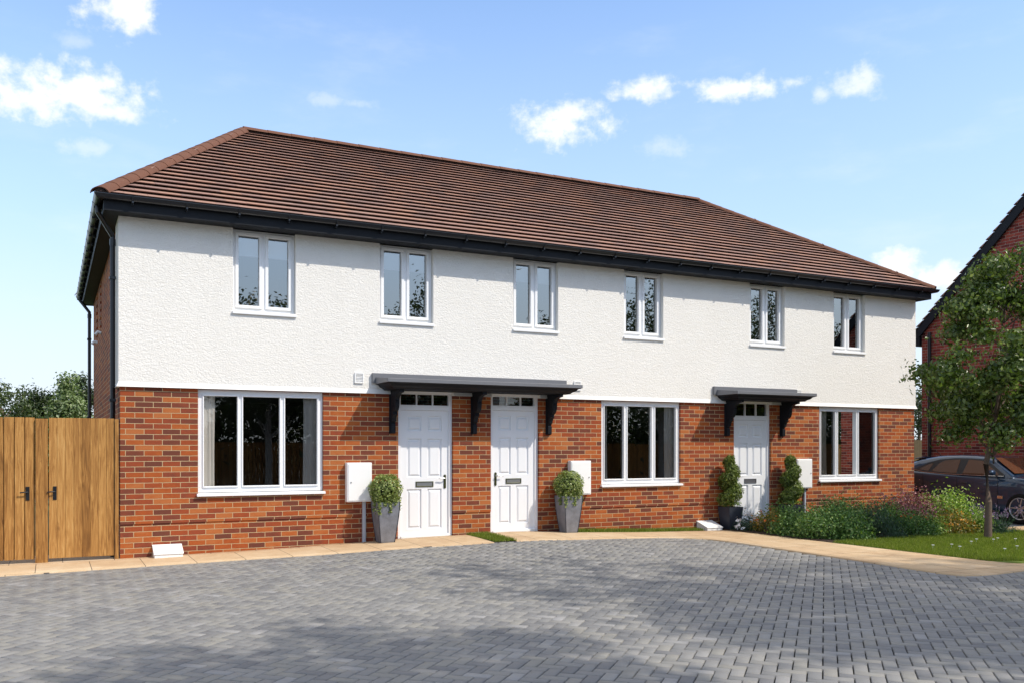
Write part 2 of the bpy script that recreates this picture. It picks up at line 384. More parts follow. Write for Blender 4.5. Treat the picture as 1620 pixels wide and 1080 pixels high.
def tag(o, label, cat, group=None):
    o['label'] = label; o['category'] = cat
    if group: o['group'] = group
    return o
def thing(name, loc, label, cat, group=None, rz=0):
    o = bpy.data.objects.new(name, None); C.objects.link(o); o.location = loc; o.rotation_euler = (0, 0, rz); o.empty_display_size = .2
    return tag(o, label, cat, group)
def struct(o): o['kind'] = 'structure'; return o
def stuff(o): o['kind'] = 'stuff'; return o
def copy_tree(o, parent=None):
    c = o.copy(); C.objects.link(c); c.parent = parent
    for ch in list(o.children): copy_tree(ch, c)
    return c

KX = [-10, 0, 2.5, 4, 6, 7.2, 8.5, 10, 999]; KZ = [0, 0, .04, .09, .12, .09, .04, 0, 0]
def gz(X, Y):
    a = np.interp(X, KX, KZ); r = np.clip((np.asarray(Y) + 4) / 4, 0, 1)
    return a * r * r * (3 - 2 * r)

# ------------------------------------------------------------------ leaves
def leaf_mesh(name, P, Nn, size, m, parent=None, aspect=.55, fold=.25, up=None):
    """folded leaf quads at points P facing roughly Nn"""
    n = len(P)
    Nn = Nn / np.linalg.norm(Nn, axis=1, keepdims=True)
    t = rng.normal(size=(n, 3))
    if up is not None: t = t * .45 + np.array(up)
    t -= (t * Nn).sum(1, keepdims=True) * Nn; t /= np.linalg.norm(t, axis=1, keepdims=True)
    b = np.cross(Nn, t)
    s = (size * rng.uniform(.65, 1.3, n))[:, None]
    v0 = P - t * s * .5; v2 = P + t * s * .5
    v1 = P + b * s * aspect * .5 + Nn * s * fold * .5 + t * s * .05; v3 = P - b * s * aspect * .5 + Nn * s * fold * .5 + t * s * .05
    V = np.stack([v0, v1, v2, v3], 1).reshape(-1, 3)
    q = np.arange(n)[:, None] * 4
    F = np.concatenate([q + np.array([0, 1, 2]), q + np.array([0, 2, 3])], 0)
    return raw(name, V, F, m, parent)

def cluster_points(cent, n, sig):
    c = cent[rng.integers(0, len(cent), n)]
    return c + rng.normal(size=(n, 3)) * sig, c

def ball_dirs(n):
    d = rng.normal(size=(n, 3)); return d / np.linalg.norm(d, axis=1, keepdims=True)

def make_tree(name, x, y, h, r, z0, label, leafm, n=5000, leaf=.16, barkm='bark', trunk_r=.09, nclus=70, shape='round', group=None, z=0, lean=(0, 0), sig=.2):
    t = thing(name, (x, y, z), label, 'tree', group)
    tb = MB(); hc = (h - z0) / 2; zc = z0 + hc
    top = Vector((lean[0], lean[1], z0 + hc * 1.3))
    pts = [Vector((0, 0, 0)), Vector((.015, 0, z0 * .5)), Vector((-.02, .02, z0)), Vector((lean[0] * .7, lean[1] * .7, zc)), top]
    tb.tube(pts, [trunk_r * 1.25, trunk_r, trunk_r * .85, trunk_r * .5, trunk_r * .12], 10)
    k = nclus
    d = ball_dirs(k); rr = rng.uniform(.35, 1, k) ** .6
    cz = zc + d[:, 2] * rr * hc * .92
    f = (cz - z0) / (h - z0)
    if shape == 'pear': prof = np.interp(f, [0, .12, .35, .6, .85, 1], [.55, .85, 1.0, .85, .6, .35])
    elif shape == 'young': prof = np.interp(f, [0, .12, .3, .45, .6, .8, 1], [.32, .62, .92, 1.0, .78, .55, .38])
    elif shape == 'cone': prof = np.interp(f, [0, .15, .5, 1], [.9, 1, .7, .15])
    else: prof = np.ones(k)
    a = rng.uniform(0, 2 * PI, k)
    hr = rr * r * prof * (np.sqrt(np.clip(1 - (d[:, 2] * .8) ** 2, .1, 1)))
    cent = np.stack([lean[0] * f + np.cos(a) * hr, lean[1] * f + np.sin(a) * hr, cz], 1)
    for i in range(min(k, 26)):
        c = Vector(cent[i]); st = min(max(c.z - hr[i] * 1.0, z0 * .92), zc + hc * .25)
        fr = st / (zc + .01)
        p0 = Vector((lean[0] * .5 * fr, lean[1] * .5 * fr, st))
        mid = p0.lerp(c, .5) + Vector((0, 0, -.04 * r))
        tb.tube([p0, mid, c], [trunk_r * .32, trunk_r * .2, trunk_r * .06], 5, False)
    tb.build('trunk', barkm, t, smooth=True)
    P, cc = cluster_points(cent, n, sig * r)
    if shape == 'young': P[:, 2] = cc[:, 2] + (P[:, 2] - cc[:, 2]) * .62 - .25 * np.linalg.norm(P[:, :2] - cc[:, :2], axis=1)
    N = (P - cc) + rng.normal(size=P.shape) * .3 * r * sig * 2 + np.array([0, 0, .25 * r * sig])
    leaf_mesh('crown', P, N + 1e-6, leaf, leafm, t)
    return t

def make_shrub(name, x, y, r, h, leafm, n, leaf, label, cat='shrub', group='shrubs in the planting bed', flowers=None, nclus=26, ry=None, z=0, up=None, aspect=.5):
    t = thing(name, (x, y, z), label, cat, group)
    ry = ry or r
    d = ball_dirs(nclus); d[:, 2] = np.abs(d[:, 2]) * 1.0
    rad = rng.uniform(.55, .95, nclus)[:, None]
    cent = d * rad * np.array([r, ry, h * .9]); cent[:, 2] = np.clip(cent[:, 2], h * .12, None)
    st = MB()
    for i in range(min(14, nclus)):
        c = Vector(cent[i]); st.tube([(c.x * .12, c.y * .12, -.02), (c.x * .5, c.y * .5, c.z * .55), c], [.008, .006, .002], 5, False)
    st.build('stems', 'bark', t)
    P, cc = cluster_points(cent, n, .21 * (r + h) / 2)
    P[:, 2] = np.abs(P[:, 2])
    N = P * np.array([1 / r, 1 / ry, 1 / h]) * .7 + rng.normal(size=P.shape) * .7
    leaf_mesh('foliage', P, N, leaf, leafm, t, aspect=aspect, up=up)
    if flowers:
        fm, fn, fs, zmin = flowers
        d = ball_dirs(fn); d[:, 2] = np.abs(d[:, 2])
        P = d * np.array([r, ry, h]) * rng.uniform(.92, 1.12, (fn, 1)); P[:, 2] = np.maximum(P[:, 2], h * zmin)
        Q = np.repeat(P, 5, 0) + rng.normal(size=(fn * 5, 3)) * fs * .45
        leaf_mesh('flowers', Q, np.repeat(d, 5, 0) + rng.normal(size=(fn * 5, 3)) * .5, fs, fm, t, aspect=.9)
    return t


# ================================================================== SETTING: ground
o = struct(MB().box(-400, 400, -400, 400, -.6, -.06).build('ground', 'field'))

def ribbon(name, A, B, n, k, zoff, m, skirt=.03):
    """sheet between two polylines following the ground"""
    def res(Pl, n):
        Pl = np.array(Pl, float); d = np.r_[0, np.cumsum(np.linalg.norm(np.diff(Pl, axis=0), axis=1))]
        t = np.linspace(0, d[-1], n); return np.stack([np.interp(t, d, Pl[:, 0]), np.interp(t, d, Pl[:, 1])], 1)
    # resample segment by segment so matching vertices stay matched
    a = np.concatenate([np.linspace(A[i], A[i + 1], n, endpoint=False) for i in range(len(A) - 1)] + [np.array([A[-1]])])
    b = np.concatenate([np.linspace(B[i], B[i + 1], n, endpoint=False) for i in range(len(B) - 1)] + [np.array([B[-1]])])
    rows = []
    for j in range(k + 1):
        q = a + (b - a) * j / k; rows.append(np.c_[q, gz(q[:, 0], q[:, 1]) + zoff])
    rows = [rows[0] - np.array([0, 0, skirt])] + rows + [rows[-1] - np.array([0, 0, skirt])]
    V = np.stack(rows, 0); r, c = V.shape[:2]; V = V.reshape(-1, 3)
    F = np.array([(i * c + j, i * c + j + 1, (i + 1) * c + j + 1, (i + 1) * c + j) for i in range(r - 1) for j in range(c - 1)])
    return raw(name, V, F, m)

EDGE = [(5.54, -1.13), (6.49, -1.21), (7.4, -1.24), (8.16, -1.25), (8.55, -1.38), (8.78, -1.65), (8.88, -2.1), (8.91, -2.8), (8.91, -3.48), (8.88, -4.72), (8.81, -5.62), (8.78, -6.05), (8.84, -6.3), (9.05, -6.41), (9.4, -6.42), (9.92, -6.38), (12.5, -6.5), (20, -7.2)]
BACK = [(5.59, .06), (6.6, .06), (7.1, -.30), (8.21, -.33), (9.2, -.3), (9.8, -.28), (10.3, -.32), (10.33, -.9), (10.33, -1.7), (10.34, -3.1), (10.36, -4.4), (10.38, -5.2), (10.42, -5.7), (10.5, -5.9), (10.7, -6.0), (11.0, -6.02), (12.6, -6.05), (20, -6.2)]
p1 = ribbon('path', [(-8, -1.85), (-1.38, -1.16), (-.41, -1.04), (.2, -.99), (1.5, -.98), (3.0, -1.03), (4.4, -1.12), (5.16, -1.12)],
            [(-8, .9), (-1.38, .9), (-.41, .9), (.2, .06), (1.5, .06), (3.0, .06), (4.4, .06), (5.2, .06)], 8, 6, .012, 'slab')
struct(p1)
struct(ribbon('path', EDGE, BACK, 6, 8, .012, 'slab'))
# block paving, 45 degree herringbone, real chamfered blocks
def pavers():
    a = .1; th = R(45); U = np.array([math.sin(R(46)), math.cos(R(46))]); V_ = np.array([math.cos(R(46)), -math.sin(R(46))])
    O = np.array([5., -8.])
    I, J = np.meshgrid(np.arange(-190, 190), np.arange(-190, 190), indexing='ij')
    kk = (I - J) % 4
    hI, hJ = I[kk == 0], J[kk == 0]; vI, vJ = I[kk == 3], J[kk == 3]
    cx = np.r_[hI + 1., vI + .5]; cy = np.r_[hJ + .5, vJ + 1.]
    lx = np.r_[np.full(len(hI), 1.), np.full(len(vI), .5)] * a; ly = np.r_[np.full(len(hI), .5), np.full(len(vI), 1.)] * a
    P = O + (cx[:, None] * V_ + cy[:, None] * U) * a
    ex = np.array([q[0] for q in EDGE]); ey = np.array([q[1] for q in EDGE])
    def edge_y(x):
        xs = [-8, -1.38, -.41, .2, 1.5, 3, 4.4, 5.16, 5.54, 6.49, 8.16, 8.55, 8.8]; ys = [-1.85, -1.16, -1.04, -.99, -.98, -1.03, -1.12, -1.12, -1.13, -1.21, -1.25, -1.38, -1.65]
        return np.interp(x, xs, ys)
    keep = (P[:, 0] > -9) & (P[:, 0] < 19) & (P[:, 1] > -15.5) & (P[:, 1] < edge_y(P[:, 0]) + .14)
    keep &= ~((P[:, 0] > 8.92) & (P[:, 1] > -6.35 - .1 * (P[:, 0] > 12)))
    P, lx, ly = P[keep], lx[keep], ly[keep]; n = len(P)
    g = .0046; ch = .0050
    Vs = []
    tilt = rng.normal(size=(n, 2)) * .0035; dz = rng.normal(size=n) * .0006
    base = gz(P[:, 0], P[:, 1])
    for (hx, hy, dzz, tt) in ((lx - g - ch, ly - g - ch, 0., 1), (lx - g, ly - g, -.0045, 1), (lx - g, ly - g, -.03, 0)):
        for sx_, sy_ in ((-1, -1), (1, -1), (1, 1), (-1, 1)):
            ox = sx_ * hx; oy = sy_ * hy
            xy = P + ox[:, None] * V_ + oy[:, None] * U
            zz = base + dz + dzz + (ox * tilt[:, 0] + oy * tilt[:, 1]) * tt
            Vs.append(np.c_[xy, zz])
    V = np.stack(Vs, 1).reshape(-1, 3); q = np.arange(n)[:, None] * 12
    F = [q + np.array([3, 2, 1, 0])]
    for L in (0, 4):
        for i in range(4):
            j = (i + 1) % 4; F.append(q + np.array([L + i, L + j, L + 4 + j, L + 4 + i]))
    o = raw('block_paving', V, np.concatenate(F, 0), 'paver')
    bm = bmesh.new(); bm.from_mesh(o.data); bmesh.ops.recalc_face_normals(bm, faces=bm.faces[:]); bm.to_mesh(o.data); bm.free()
    return o
struct(pavers())
def gridsheet(name, x0, x1, y0, y1, nx, ny, zo, m):
    X, Y = np.meshgrid(np.linspace(x0, x1, nx), np.linspace(y0, y1, ny), indexing='ij')
    V = np.stack([X, Y, gz(X, Y) + zo], -1).reshape(-1, 3)
    F = np.array([(i * ny + j, (i + 1) * ny + j, (i + 1) * ny + j + 1, i * ny + j + 1) for i in range(nx - 1) for j in range(ny - 1)])
    return raw(name, V, F, m)
struct(gridsheet('paving_bed', -9, 15.7, -16, .9, 80, 60, -.024, 'joint'))
struct(MB().box(-60, 60, -60, -16.2, -.05, -.03).build('road', 'drive'))
struct(ribbon('lawn', [(10.37, -2.86), (10.38, -4.4), (10.40, -5.2), (10.46, -5.7), (10.55, -5.86), (10.75, -5.97), (11.0, -6.0), (15.3, -6.1)],
              [(10.45, -2.8), (12.2, -2.86), (13.8, -2.86), (14.9, -2.9), (15.3, -3.2), (15.3, -4), (15.3, -5), (15.35, -6.0)], 4, 6, .016, 'turf'))
struct(MB().box(10.35, 14.9, -2.84, 0.0, -.02, .02).build('planting_bed', 'soil'))
struct(MB().box(15.35, 40, -6.05, -2.25, -.02, .006).box(14.92, 15.35, -2.9, -2.25, -.02, .006).build('driveway_kerb_path', 'slab'))
struct(MB().box(14.92, 40, -2.24, 14, -.02, .0).build('driveway', 'drive'))
struct(MB().box(5.17, 5.56, -1.12, .03, .0, .055).build('turf_strip', 'turf')); 
struct(ribbon('turf_strip', [(7.1, -.31), (8.2, -.33), (9.78, -.29)], [(7.1, .03), (8.2, .03), (9.9, .03)], 5, 3, .014, 'turf'))

def blades(name, P, hgt, m='grass', lean=.35, wid=.0045):
    n = len(P); a = rng.uniform(0, 2 * PI, n); h = hgt * rng.uniform(.5, 1.25, n)
    d = np.c_[np.cos(a), np.sin(a), np.zeros(n)] * (wid * rng.uniform(.7, 1.4, n))[:, None]
    la = rng.uniform(0, 2 * PI, n); L = np.c_[np.cos(la), np.sin(la), np.zeros(n)] * (h * lean * rng.uniform(0, 1.5, n))[:, None]
    tip = P + L + np.c_[np.zeros((n, 2)), h]
    V = np.stack([P - d, P + d, tip], 1).reshape(-1, 3)
    return raw(name, V, np.arange(n * 3).reshape(-1, 3), m)
n = 90000
P = np.c_[rng.uniform(10.38, 15.3, n), rng.uniform(-6.0, -2.84, n)]
keep = ~((P[:, 0] < 10.75) & (P[:, 1] < -5.6 - .5 * (P[:, 0] - 10.4))); keep &= ~((P[:, 0] > 14.9) & (P[:, 1] > -3.1))
P = P[keep]; P = np.c_[P, np.full(len(P), .014)]
o = stuff(blades('grass', P, .045)); o['label'] = 'short green grass of the lawn around the young tree'
n = 2600; P = np.c_[rng.uniform(5.18, 5.55, n), rng.uniform(-1.1, -.02, n)]; P = np.c_[P, gz(P[:, 0], P[:, 1]) + .012]
V1 = P
n = 6500; P = np.c_[rng.uniform(7.08, 9.85, n), rng.uniform(-.31, -.01, n)]; P = np.c_[P, gz(P[:, 0], P[:, 1]) + .012]
o = stuff(blades('grass', V1, .05)); o['label'] = 'small strip of green grass between the two joined front paths'
o = stuff(blades('grass', P, .05)); o['label'] = 'narrow band of green grass along the foot of the brick wall'
# daisies
dm = MB(); dm.tube([(0, 0, 0), (.004, 0, .05)], .0015, 4); dm.lathe([(.0, .052), (.016, .056), (.015, .050), (0, .048)], (.004, 0, 0), 8)
d0 = dm.build('daisy', 'whitep')
for i, (x, y) in enumerate([(10.9, -4.3), (11.1, -4.6), (11.25, -4.35), (11.9, -4.2), (12.3, -4.0), (12.5, -4.15), (12.75, -4.05), (12.9, -4.25), (11.9, -4.95), (12.1, -5.0), (12.6, -5.1), (12.75, -5.2), (13.0, -4.9), (12.2, -4.9), (11.4, -5.1), (13.3, -4.7)]):
    q = d0 if i == 0 else d0.copy()
    if i: C.objects.link(q)
    q.location = (x, y, .014); q.scale = (1.3,) * 3
    tag(q, 'tiny white daisy growing in the lawn in front of the tree', 'daisy', 'daisies in the lawn')

# ================================================================== TERRACE
L = 15.78; DP = 8.5
ZR = 2.371; ZT = 4.70; ZD = 2.4465
house = thing('terraced_house', (0, 0, 0), 'long two-storey terrace, white render over red brick, with brown hipped roof', 'house')
LW = [(1.02, 2.83, .864, ZR), (7.80, 9.53, .864, ZR), (13.0, 14.72, .864, ZR)]
DR = [(4.024, 4.964, .09, ZD), (5.64, 6.551, .115, ZD), (10.79, 11.725, .03, ZD)]
UW = [(1.50, 2.405, 3.515, ZT), (3.715, 4.61, 3.515, ZT), (6.045, 6.91, 3.53, ZT), (8.26, 9.12, 3.525, ZT), (11.165, 12.055, 3.535, ZT), (13.37, 14.27, 3.52, ZT)]

def facade(mb, x0, x1, z0, z1, ops, y, dep):
    xs = sorted({x0, x1, *[q for o_ in ops for q in o_[:2]]}); zs = sorted({z0, z1, *[min(max(q, z0), z1) for o_ in ops for q in o_[2:]]})
    for i in range(len(xs) - 1):
        for j in range(len(zs) - 1):
            cx, cz = (xs[i] + xs[i + 1]) / 2, (zs[j] + zs[j + 1]) / 2
            if any(o_[0] < cx < o_[1] and o_[2] < cz < o_[3] for o_ in ops): continue
            mb.quad((xs[i], y, zs[j]), (xs[i + 1], y, zs[j]), (xs[i + 1], y, zs[j + 1]), (xs[i], y, zs[j + 1]))
    for (a, b, c, d) in ops:
        c_, d_ = c, d; c, d = max(c, z0), min(d, z1)
        if c >= d: continue
        mb.quad((a, y, c), (a, y + dep, c), (a, y + dep, d), (a, y, d)); mb.quad((b, y, c), (b, y, d), (b, y + dep, d), (b, y + dep, c))
        if d_ <= z1: mb.quad((a, y, d), (a, y + dep, d), (b, y + dep, d), (b, y, d))
        if c_ >= z0: mb.quad((a, y, c), (b, y, c), (b, y + dep, c), (a, y + dep, c))
ZP = .48
wb = MB()
facade(wb, 0, L, ZP, ZR, LW + DR, 0, .12)
facade(wb, 0, L, -.1, ZP, DR, .014, .106)
segs = []; xx = 0
for d_ in DR: segs.append((xx, d_[0])); xx = d_[1]
segs.append((xx, L))
for a, b in segs: wb.quad((a, 0, ZP), (b, 0, ZP), (b, .014, ZP), (a, .014, ZP))
# sides and back
wb.quad((0, 0, ZP), (0, 0, ZT), (0, DP, ZT), (0, DP, ZP)); wb.quad((.014, .014, -.1), (.014, .014, ZP), (.014, DP, ZP), (.014, DP, -.1)); wb.quad((0, 0, ZP), (.014, 0.014, ZP), (.014, DP, ZP), (0, DP, ZP))
wb.quad((L, 0, ZP), (L, DP, ZP), (L, DP, ZT), (L, 0, ZT)); wb.quad((L - .014, .014, -.1), (L - .014, DP, -.1), (L - .014, DP, ZP), (L - .014, .014, ZP)); wb.quad((L, 0, ZP), (L - .014, .014, ZP), (L - .014, DP, ZP), (L, DP, ZP))
wb.quad((0, DP, -.1), (0, DP, ZT), (L, DP, ZT), (L, DP, -.1))
me = bpy.data.meshes.new('brick_wall'); me.from_pydata(wb.v, [], wb.f); me.materials.append(M['brick'])
bw = bpy.data.objects.new('brick_wall', me); C.objects.link(bw); bw.parent = house
# render
RY = -.022
rb = MB(); facade(rb, RY, L - RY, ZR + .075, ZT, UW, RY, .14)
rb.quad((RY, RY, ZR + .075), (RY, RY, ZT), (RY, .62, ZT), (RY, .62, ZR + .075)); rb.quad((RY, .62, ZR), (RY, .62, ZT), (0, .62, ZT), (0, .62, ZR))
rb.quad((L - RY, RY, ZR + .075), (L - RY, 2, ZR + .075), (L - RY, 2, ZT), (L - RY, RY, ZT))
me = bpy.data.meshes.new('render_wall'); me.from_pydata(rb.v, [], rb.f); me.materials.append(M['render'])
rw = bpy.data.objects.new('render_wall', me); C.objects.link(rw); rw.parent = house
bl = MB(); e = .05
for k_, (a, b) in enumerate(segs):
    ta, ba = (RY, -e) if k_ == 0 else (a, a); tb_, bb_ = (L - RY, L + e) if k_ == 3 else (b, b)
    bl.quad((ta, RY, ZR + .075), (tb_, RY, ZR + .075), (bb_, -e, ZR + .004), (ba, -e, ZR + .004))
    bl.quad((ba, -e, ZR + .004), (bb_, -e, ZR + .004), (bb_, 0, ZR + .004), (ba, 0, ZR + .004))
    if k_: bl.quad((a, -e, ZR + .004), (a, RY, ZR + .075), (a, .1, ZR + .075), (a, .1, ZR + .004))
    if k_ < 3: bl.quad((b, -e, ZR + .004), (b, .1, ZR + .004), (b, .1, ZR + .075), (b, RY, ZR + .075))
for d_ in DR: bl.quad((d_[0], RY, ZR + .076), (d_[1], RY, ZR + .076), (d_[1], .12, ZR + .076), (d_[0], .12, ZR + .076))
bl.quad((RY, RY, ZR + .075), (-e, -e, ZR + .004), (-e, .62, ZR + .004), (RY, .62, ZR + .075)); bl.quad((-e, -e, ZR + .004), (0, 0, ZR + .004), (0, .62, ZR + .004), (-e, .62, ZR + .004))
bl.quad((L - RY, RY, ZR + .075), (L - RY, 2, ZR + .075), (L + e, 2, ZR + .004), (L + e, -e, ZR + .004))
bl.build('drip_bead', 'bell', house)
# stop the drip over door/window heads: white lintel fillers handled by frames
# toothed brick strips and flue outlets on the left side
for yy, zz in ((5.15, 3.78), (6.65, 3.76)):
    tb = MB().box(-.006, -.001, yy - .05, yy + .05, zz, ZT - .02); z = zz
    while z < ZT - .1:
        tb.box(-.024, -.005, yy - .055, yy + .055, z, z + .065); z += .15
    tb.build('toothed_brickwork', 'brick', house)
    fb = MB(); fb.tube([(0, yy, zz - .10), (-.06, yy, zz - .085), (-.10, yy, zz - .14)], .032, 10); fb.build('flue_outlet', 'white', house, smooth=True)

# ---- windows
def frame_rect(mb, x0, x1, z0, z1, t, y0, y1):
    mb.box(x0, x1, y0, y1, z1 - t, z1); mb.box(x0, x1, y0, y1, z0, z0 + t)
    mb.box(x0, x0 + t, y0, y1, z0 + t, z1 - t); mb.box(x1 - t, x1, y0, y1, z0 + t, z1 - t)

def window(x0, x1, z0, z1, mull, yf, glassm, sashes, t=.05, sw=.046, sillx=.02):
    fm = MB(); y1 = yf + .07
    frame_rect(fm, x0 + .002, x1 - .002, z0, z1 - .002, t, yf, y1)
    xs = [x0 + t] + [q for m_ in mull for q in (m_ - .026, m_ + .026)] + [x1 - t]
    for m_ in mull: fm.box(m_ - .026, m_ + .026, yf + .001, y1, z0 + t, z1 - t - .002)
    o_ = fm.build('window', 'white', house, bevel=.004)
    sm = MB(); gm = []
    for i in range(len(mull) + 1):
        a, b = xs[2 * i], xs[2 * i + 1]
        st = sw
        sy = yf - .016 if i in sashes else yf + .012
        frame_rect(sm, a - (.006 if i in sashes else 0), b + (.006 if i in sashes else 0), z0 + t - .004, z1 - t, st, sy, yf + .05)
        gm.append((a + st - .004, b - st + .004, z0 + t + st - .008, z1 - t - st + .004))
        # glazing bead at the bottom
        sm.box(a + .012, b - .012, sy - .008, sy + .001, z0 + t - .002, z0 + t + .018)
    sm.build('sash', 'white', o_, bevel=.004)
    for (a, b, c, d) in gm:
        g = MB().quad((a, yf + .035, c), (b, yf + .035, c), (b, yf + .035, d), (a, yf + .035, d)).build('pane', glassm, o_)
    sl_ = MB(); sl_.prism([(yf + .05, z0 - .004), (-.055, z0 - .018), (-.055, z0 - .052), (-.045, z0 - .052), (-.03, z0 - .045), (yf + .05, z0 - .045)], 'x', x0 - sillx, x1 + sillx)
    sl_.build('sill', 'white', o_, bevel=.003)
    return o_
for (a, b, c, d), mu in zip(LW, ((1.612, 2.222), (8.335, 8.942), (13.518, 14.113))):
    window(a, b, c + .03, d, mu, .045, 'glass', (0, 1, 2), .072, .019)
for (a, b, c, d) in UW:
    window(a, b, c, d + .02, ((a + b) / 2,), .062, 'glass_up', (0, 1), sillx=.012)
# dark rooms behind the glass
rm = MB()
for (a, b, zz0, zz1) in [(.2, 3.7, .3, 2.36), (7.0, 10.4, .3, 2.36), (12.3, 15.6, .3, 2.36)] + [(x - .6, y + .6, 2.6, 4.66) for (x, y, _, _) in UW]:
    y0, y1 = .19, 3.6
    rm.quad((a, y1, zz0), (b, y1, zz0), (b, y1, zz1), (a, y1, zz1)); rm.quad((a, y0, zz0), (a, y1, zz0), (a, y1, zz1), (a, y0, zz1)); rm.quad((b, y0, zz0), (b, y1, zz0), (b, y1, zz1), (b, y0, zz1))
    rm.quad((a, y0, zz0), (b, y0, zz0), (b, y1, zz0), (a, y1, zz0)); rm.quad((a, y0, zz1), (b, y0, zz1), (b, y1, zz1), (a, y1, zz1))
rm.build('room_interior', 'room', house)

def curtain(x0, x1, z0, z1, y, label):
    n_ = 60; folds = max(3, int((x1 - x0) / .06)); cols = []
    for i in range(n_ + 1):
        t_ = i / n_; x = x0 + (x1 - x0) * t_
        yy = y + .004 * math.sin(t_ * folds * 2 * PI + .6 * math.sin(t_ * 9)); cols.append((x, yy))
    mb = MB()
    zs = np.linspace(z0, z1, 7)
    vs = [(x + .004 * math.sin(z * 3 + x * 40), yy + .006 * math.sin(z * 2.2 + x * 20), z) for z in zs for (x, yy) in cols]
    m_ = n_ + 1
    mb.add(vs, [(j * m_ + i, j * m_ + i + 1, (j + 1) * m_ + i + 1, (j + 1) * m_ + i) for j in range(6) for i in range(n_)])
    return tag(mb.build('curtain', 'curtain', smooth=True), label, 'curtain', 'curtains inside the ground floor windows')
curtain(1.08, 1.27, .6, 2.34, .155, 'pale beige curtain at the left side of the leftmost ground floor window')
curtain(2.56, 2.78, .6, 2.34, .155, 'beige curtain at the right side of the leftmost ground floor window')
curtain(7.87, 8.02, .6, 2.34, .155, 'narrow beige curtain at the left side of the middle ground floor window')
curtain(9.27, 9.51, .6, 2.34, .155, 'grey-beige curtain at the right side of the middle ground floor window')
curtain(13.06, 13.36, .6, 2.34, .155, 'wide beige curtain at the left side of the rightmost ground floor window')
for i, wd in enumerate(('first', 'second', 'third')):
    a, b, c, d = UW[i]
    tag(MB().box(a + .03, b - .03, .2, .21, 4.36, 4.68).tube([(a + .03, .205, 4.36), (b - .03, .205, 4.36)], .012, 8).build('roller_blind', 'blind'),
        f'pale roller blind part lowered in the {wd} upper window from the left', 'blind', 'roller blinds in the upper windows')

# ---- doors
def door(x0, x1, z0, z1, hinge_right, hard, handle=True):
    fm = MB(); yf = .05; t = .058; lw0, lw1 = x0 + t, x1 - t
    zl0, zl1 = z0 + .045, z0 + 2.04
    frame_rect(fm, x0 + .002, x1 - .002, z0, z1 - .002, t, yf, .12)
    fm.box(lw0, lw1, yf + .001, .12, zl1 + .004, zl1 + .065)
    # fanlight bars
    fz0, fz1 = zl1 + .065, z1 - .045
    fm.box(lw0, lw1, yf + .002, .1, fz1 - .012, fz1 - .001); fm.box(lw0, lw1, yf + .002, .1, fz0 + .001, fz0 + .022)
    for k in (1, 2):
        xm = lw0 + (lw1 - lw0) * k / 3; fm.box(xm - .009, xm + .009, yf + .003, .1, fz0 + .02, fz1 - .012)
    fr = fm.build('door', 'door', house, bevel=.003)
    MB().quad((lw0, .085, fz0), (lw1, .085, fz0), (lw1, .085, fz1), (lw0, .085, fz1)).build('fanlight_pane', 'glass', fr)
    lf = MB(); yl = yf + .022; wdt = lw1 - lw0; hgt = zl1 - zl0
    us = [(.14, .437), (.563, .86)]; vs_ = [(.053, .372), (.465, .775), (.836, .956)]
    ops = [(lw0 + u0 * wdt, lw0 + u1 * wdt, zl0 + v0 * hgt, zl0 + v1 * hgt) for (u0, u1) in us for (v0, v1) in vs_]
    facade(lf, lw0 + .003, lw1 - .003, zl0, zl1, ops, yl, .0)
    for (a, b, c, d) in ops:
        rings = [(0, 0), (.006, .020), (.020, .024), (.046, .003), (.050, .001)]
        prev = None
        for ins, dp in rings:
            cur = [(a + ins, yl + dp, c + ins), (b - ins, yl + dp, c + ins), (b - ins, yl + dp, d - ins), (a + ins, yl + dp, d - ins)]
            if prev:
                for i in range(4): lf.quad(prev[i], prev[(i + 1) % 4], cur[(i + 1) % 4], cur[i])
            prev = cur
        lf.quad(*prev)
    lf.build('leaf', 'door', fr)
    MB().box(lw0, lw1, yf - .02, .12, z0 + .002, zl0 - .004).build('threshold', 'box', fr, bevel=.003)
    # letterbox
    lx0, lx1, lz0, lz1 = lw0 + .317 * wdt, lw0 + .683 * wdt, zl0 + .388 * hgt, zl0 + .432 * hgt
    lb = MB(); frame_rect(lb, lx0, lx1, lz0, lz1, .016, yl - .012, yl + .002); lb.build('letterbox', hard, fr, bevel=.002)
    MB().box(lx0 + .016, lx1 - .016, yl - .006, yl + .001, lz0 + .016, lz1 - .016).build('letter_flap', 'steel' if hard == 'olive' else 'greyf', fr)
    if handle:
        hx = lw0 + (.925 if hinge_right is False else .075) * wdt; s_ = -1 if hinge_right is False else 1
        hb = MB(); hb.prism([(hx + .02 * math.cos(q), zl0 + .372 * hgt + .02 + (.185 if math.sin(q) > 0 else 0) + .02 * math.sin(q)) for q in [2 * PI * k / 20 + .01 for k in range(20)]], 'y', yl - .012, yl)
        ho = hb.build('handle', hard, fr, bevel=.002)
        hv = MB(); hz_ = zl0 + .455 * hgt; hv.tube([(hx, yl - .01, hz_), (hx, yl - .05, hz_), (hx + s_ * .03, yl - .055, hz_), (hx + s_ * .12, yl - .05, hz_)], .009, 8)
        hv.build('lever', 'steel', fr, smooth=True)
    return fr
door(*DR[0], False, 'olive'); door(*DR[1], True, 'olive'); door(*DR[2], True, 'greyf')

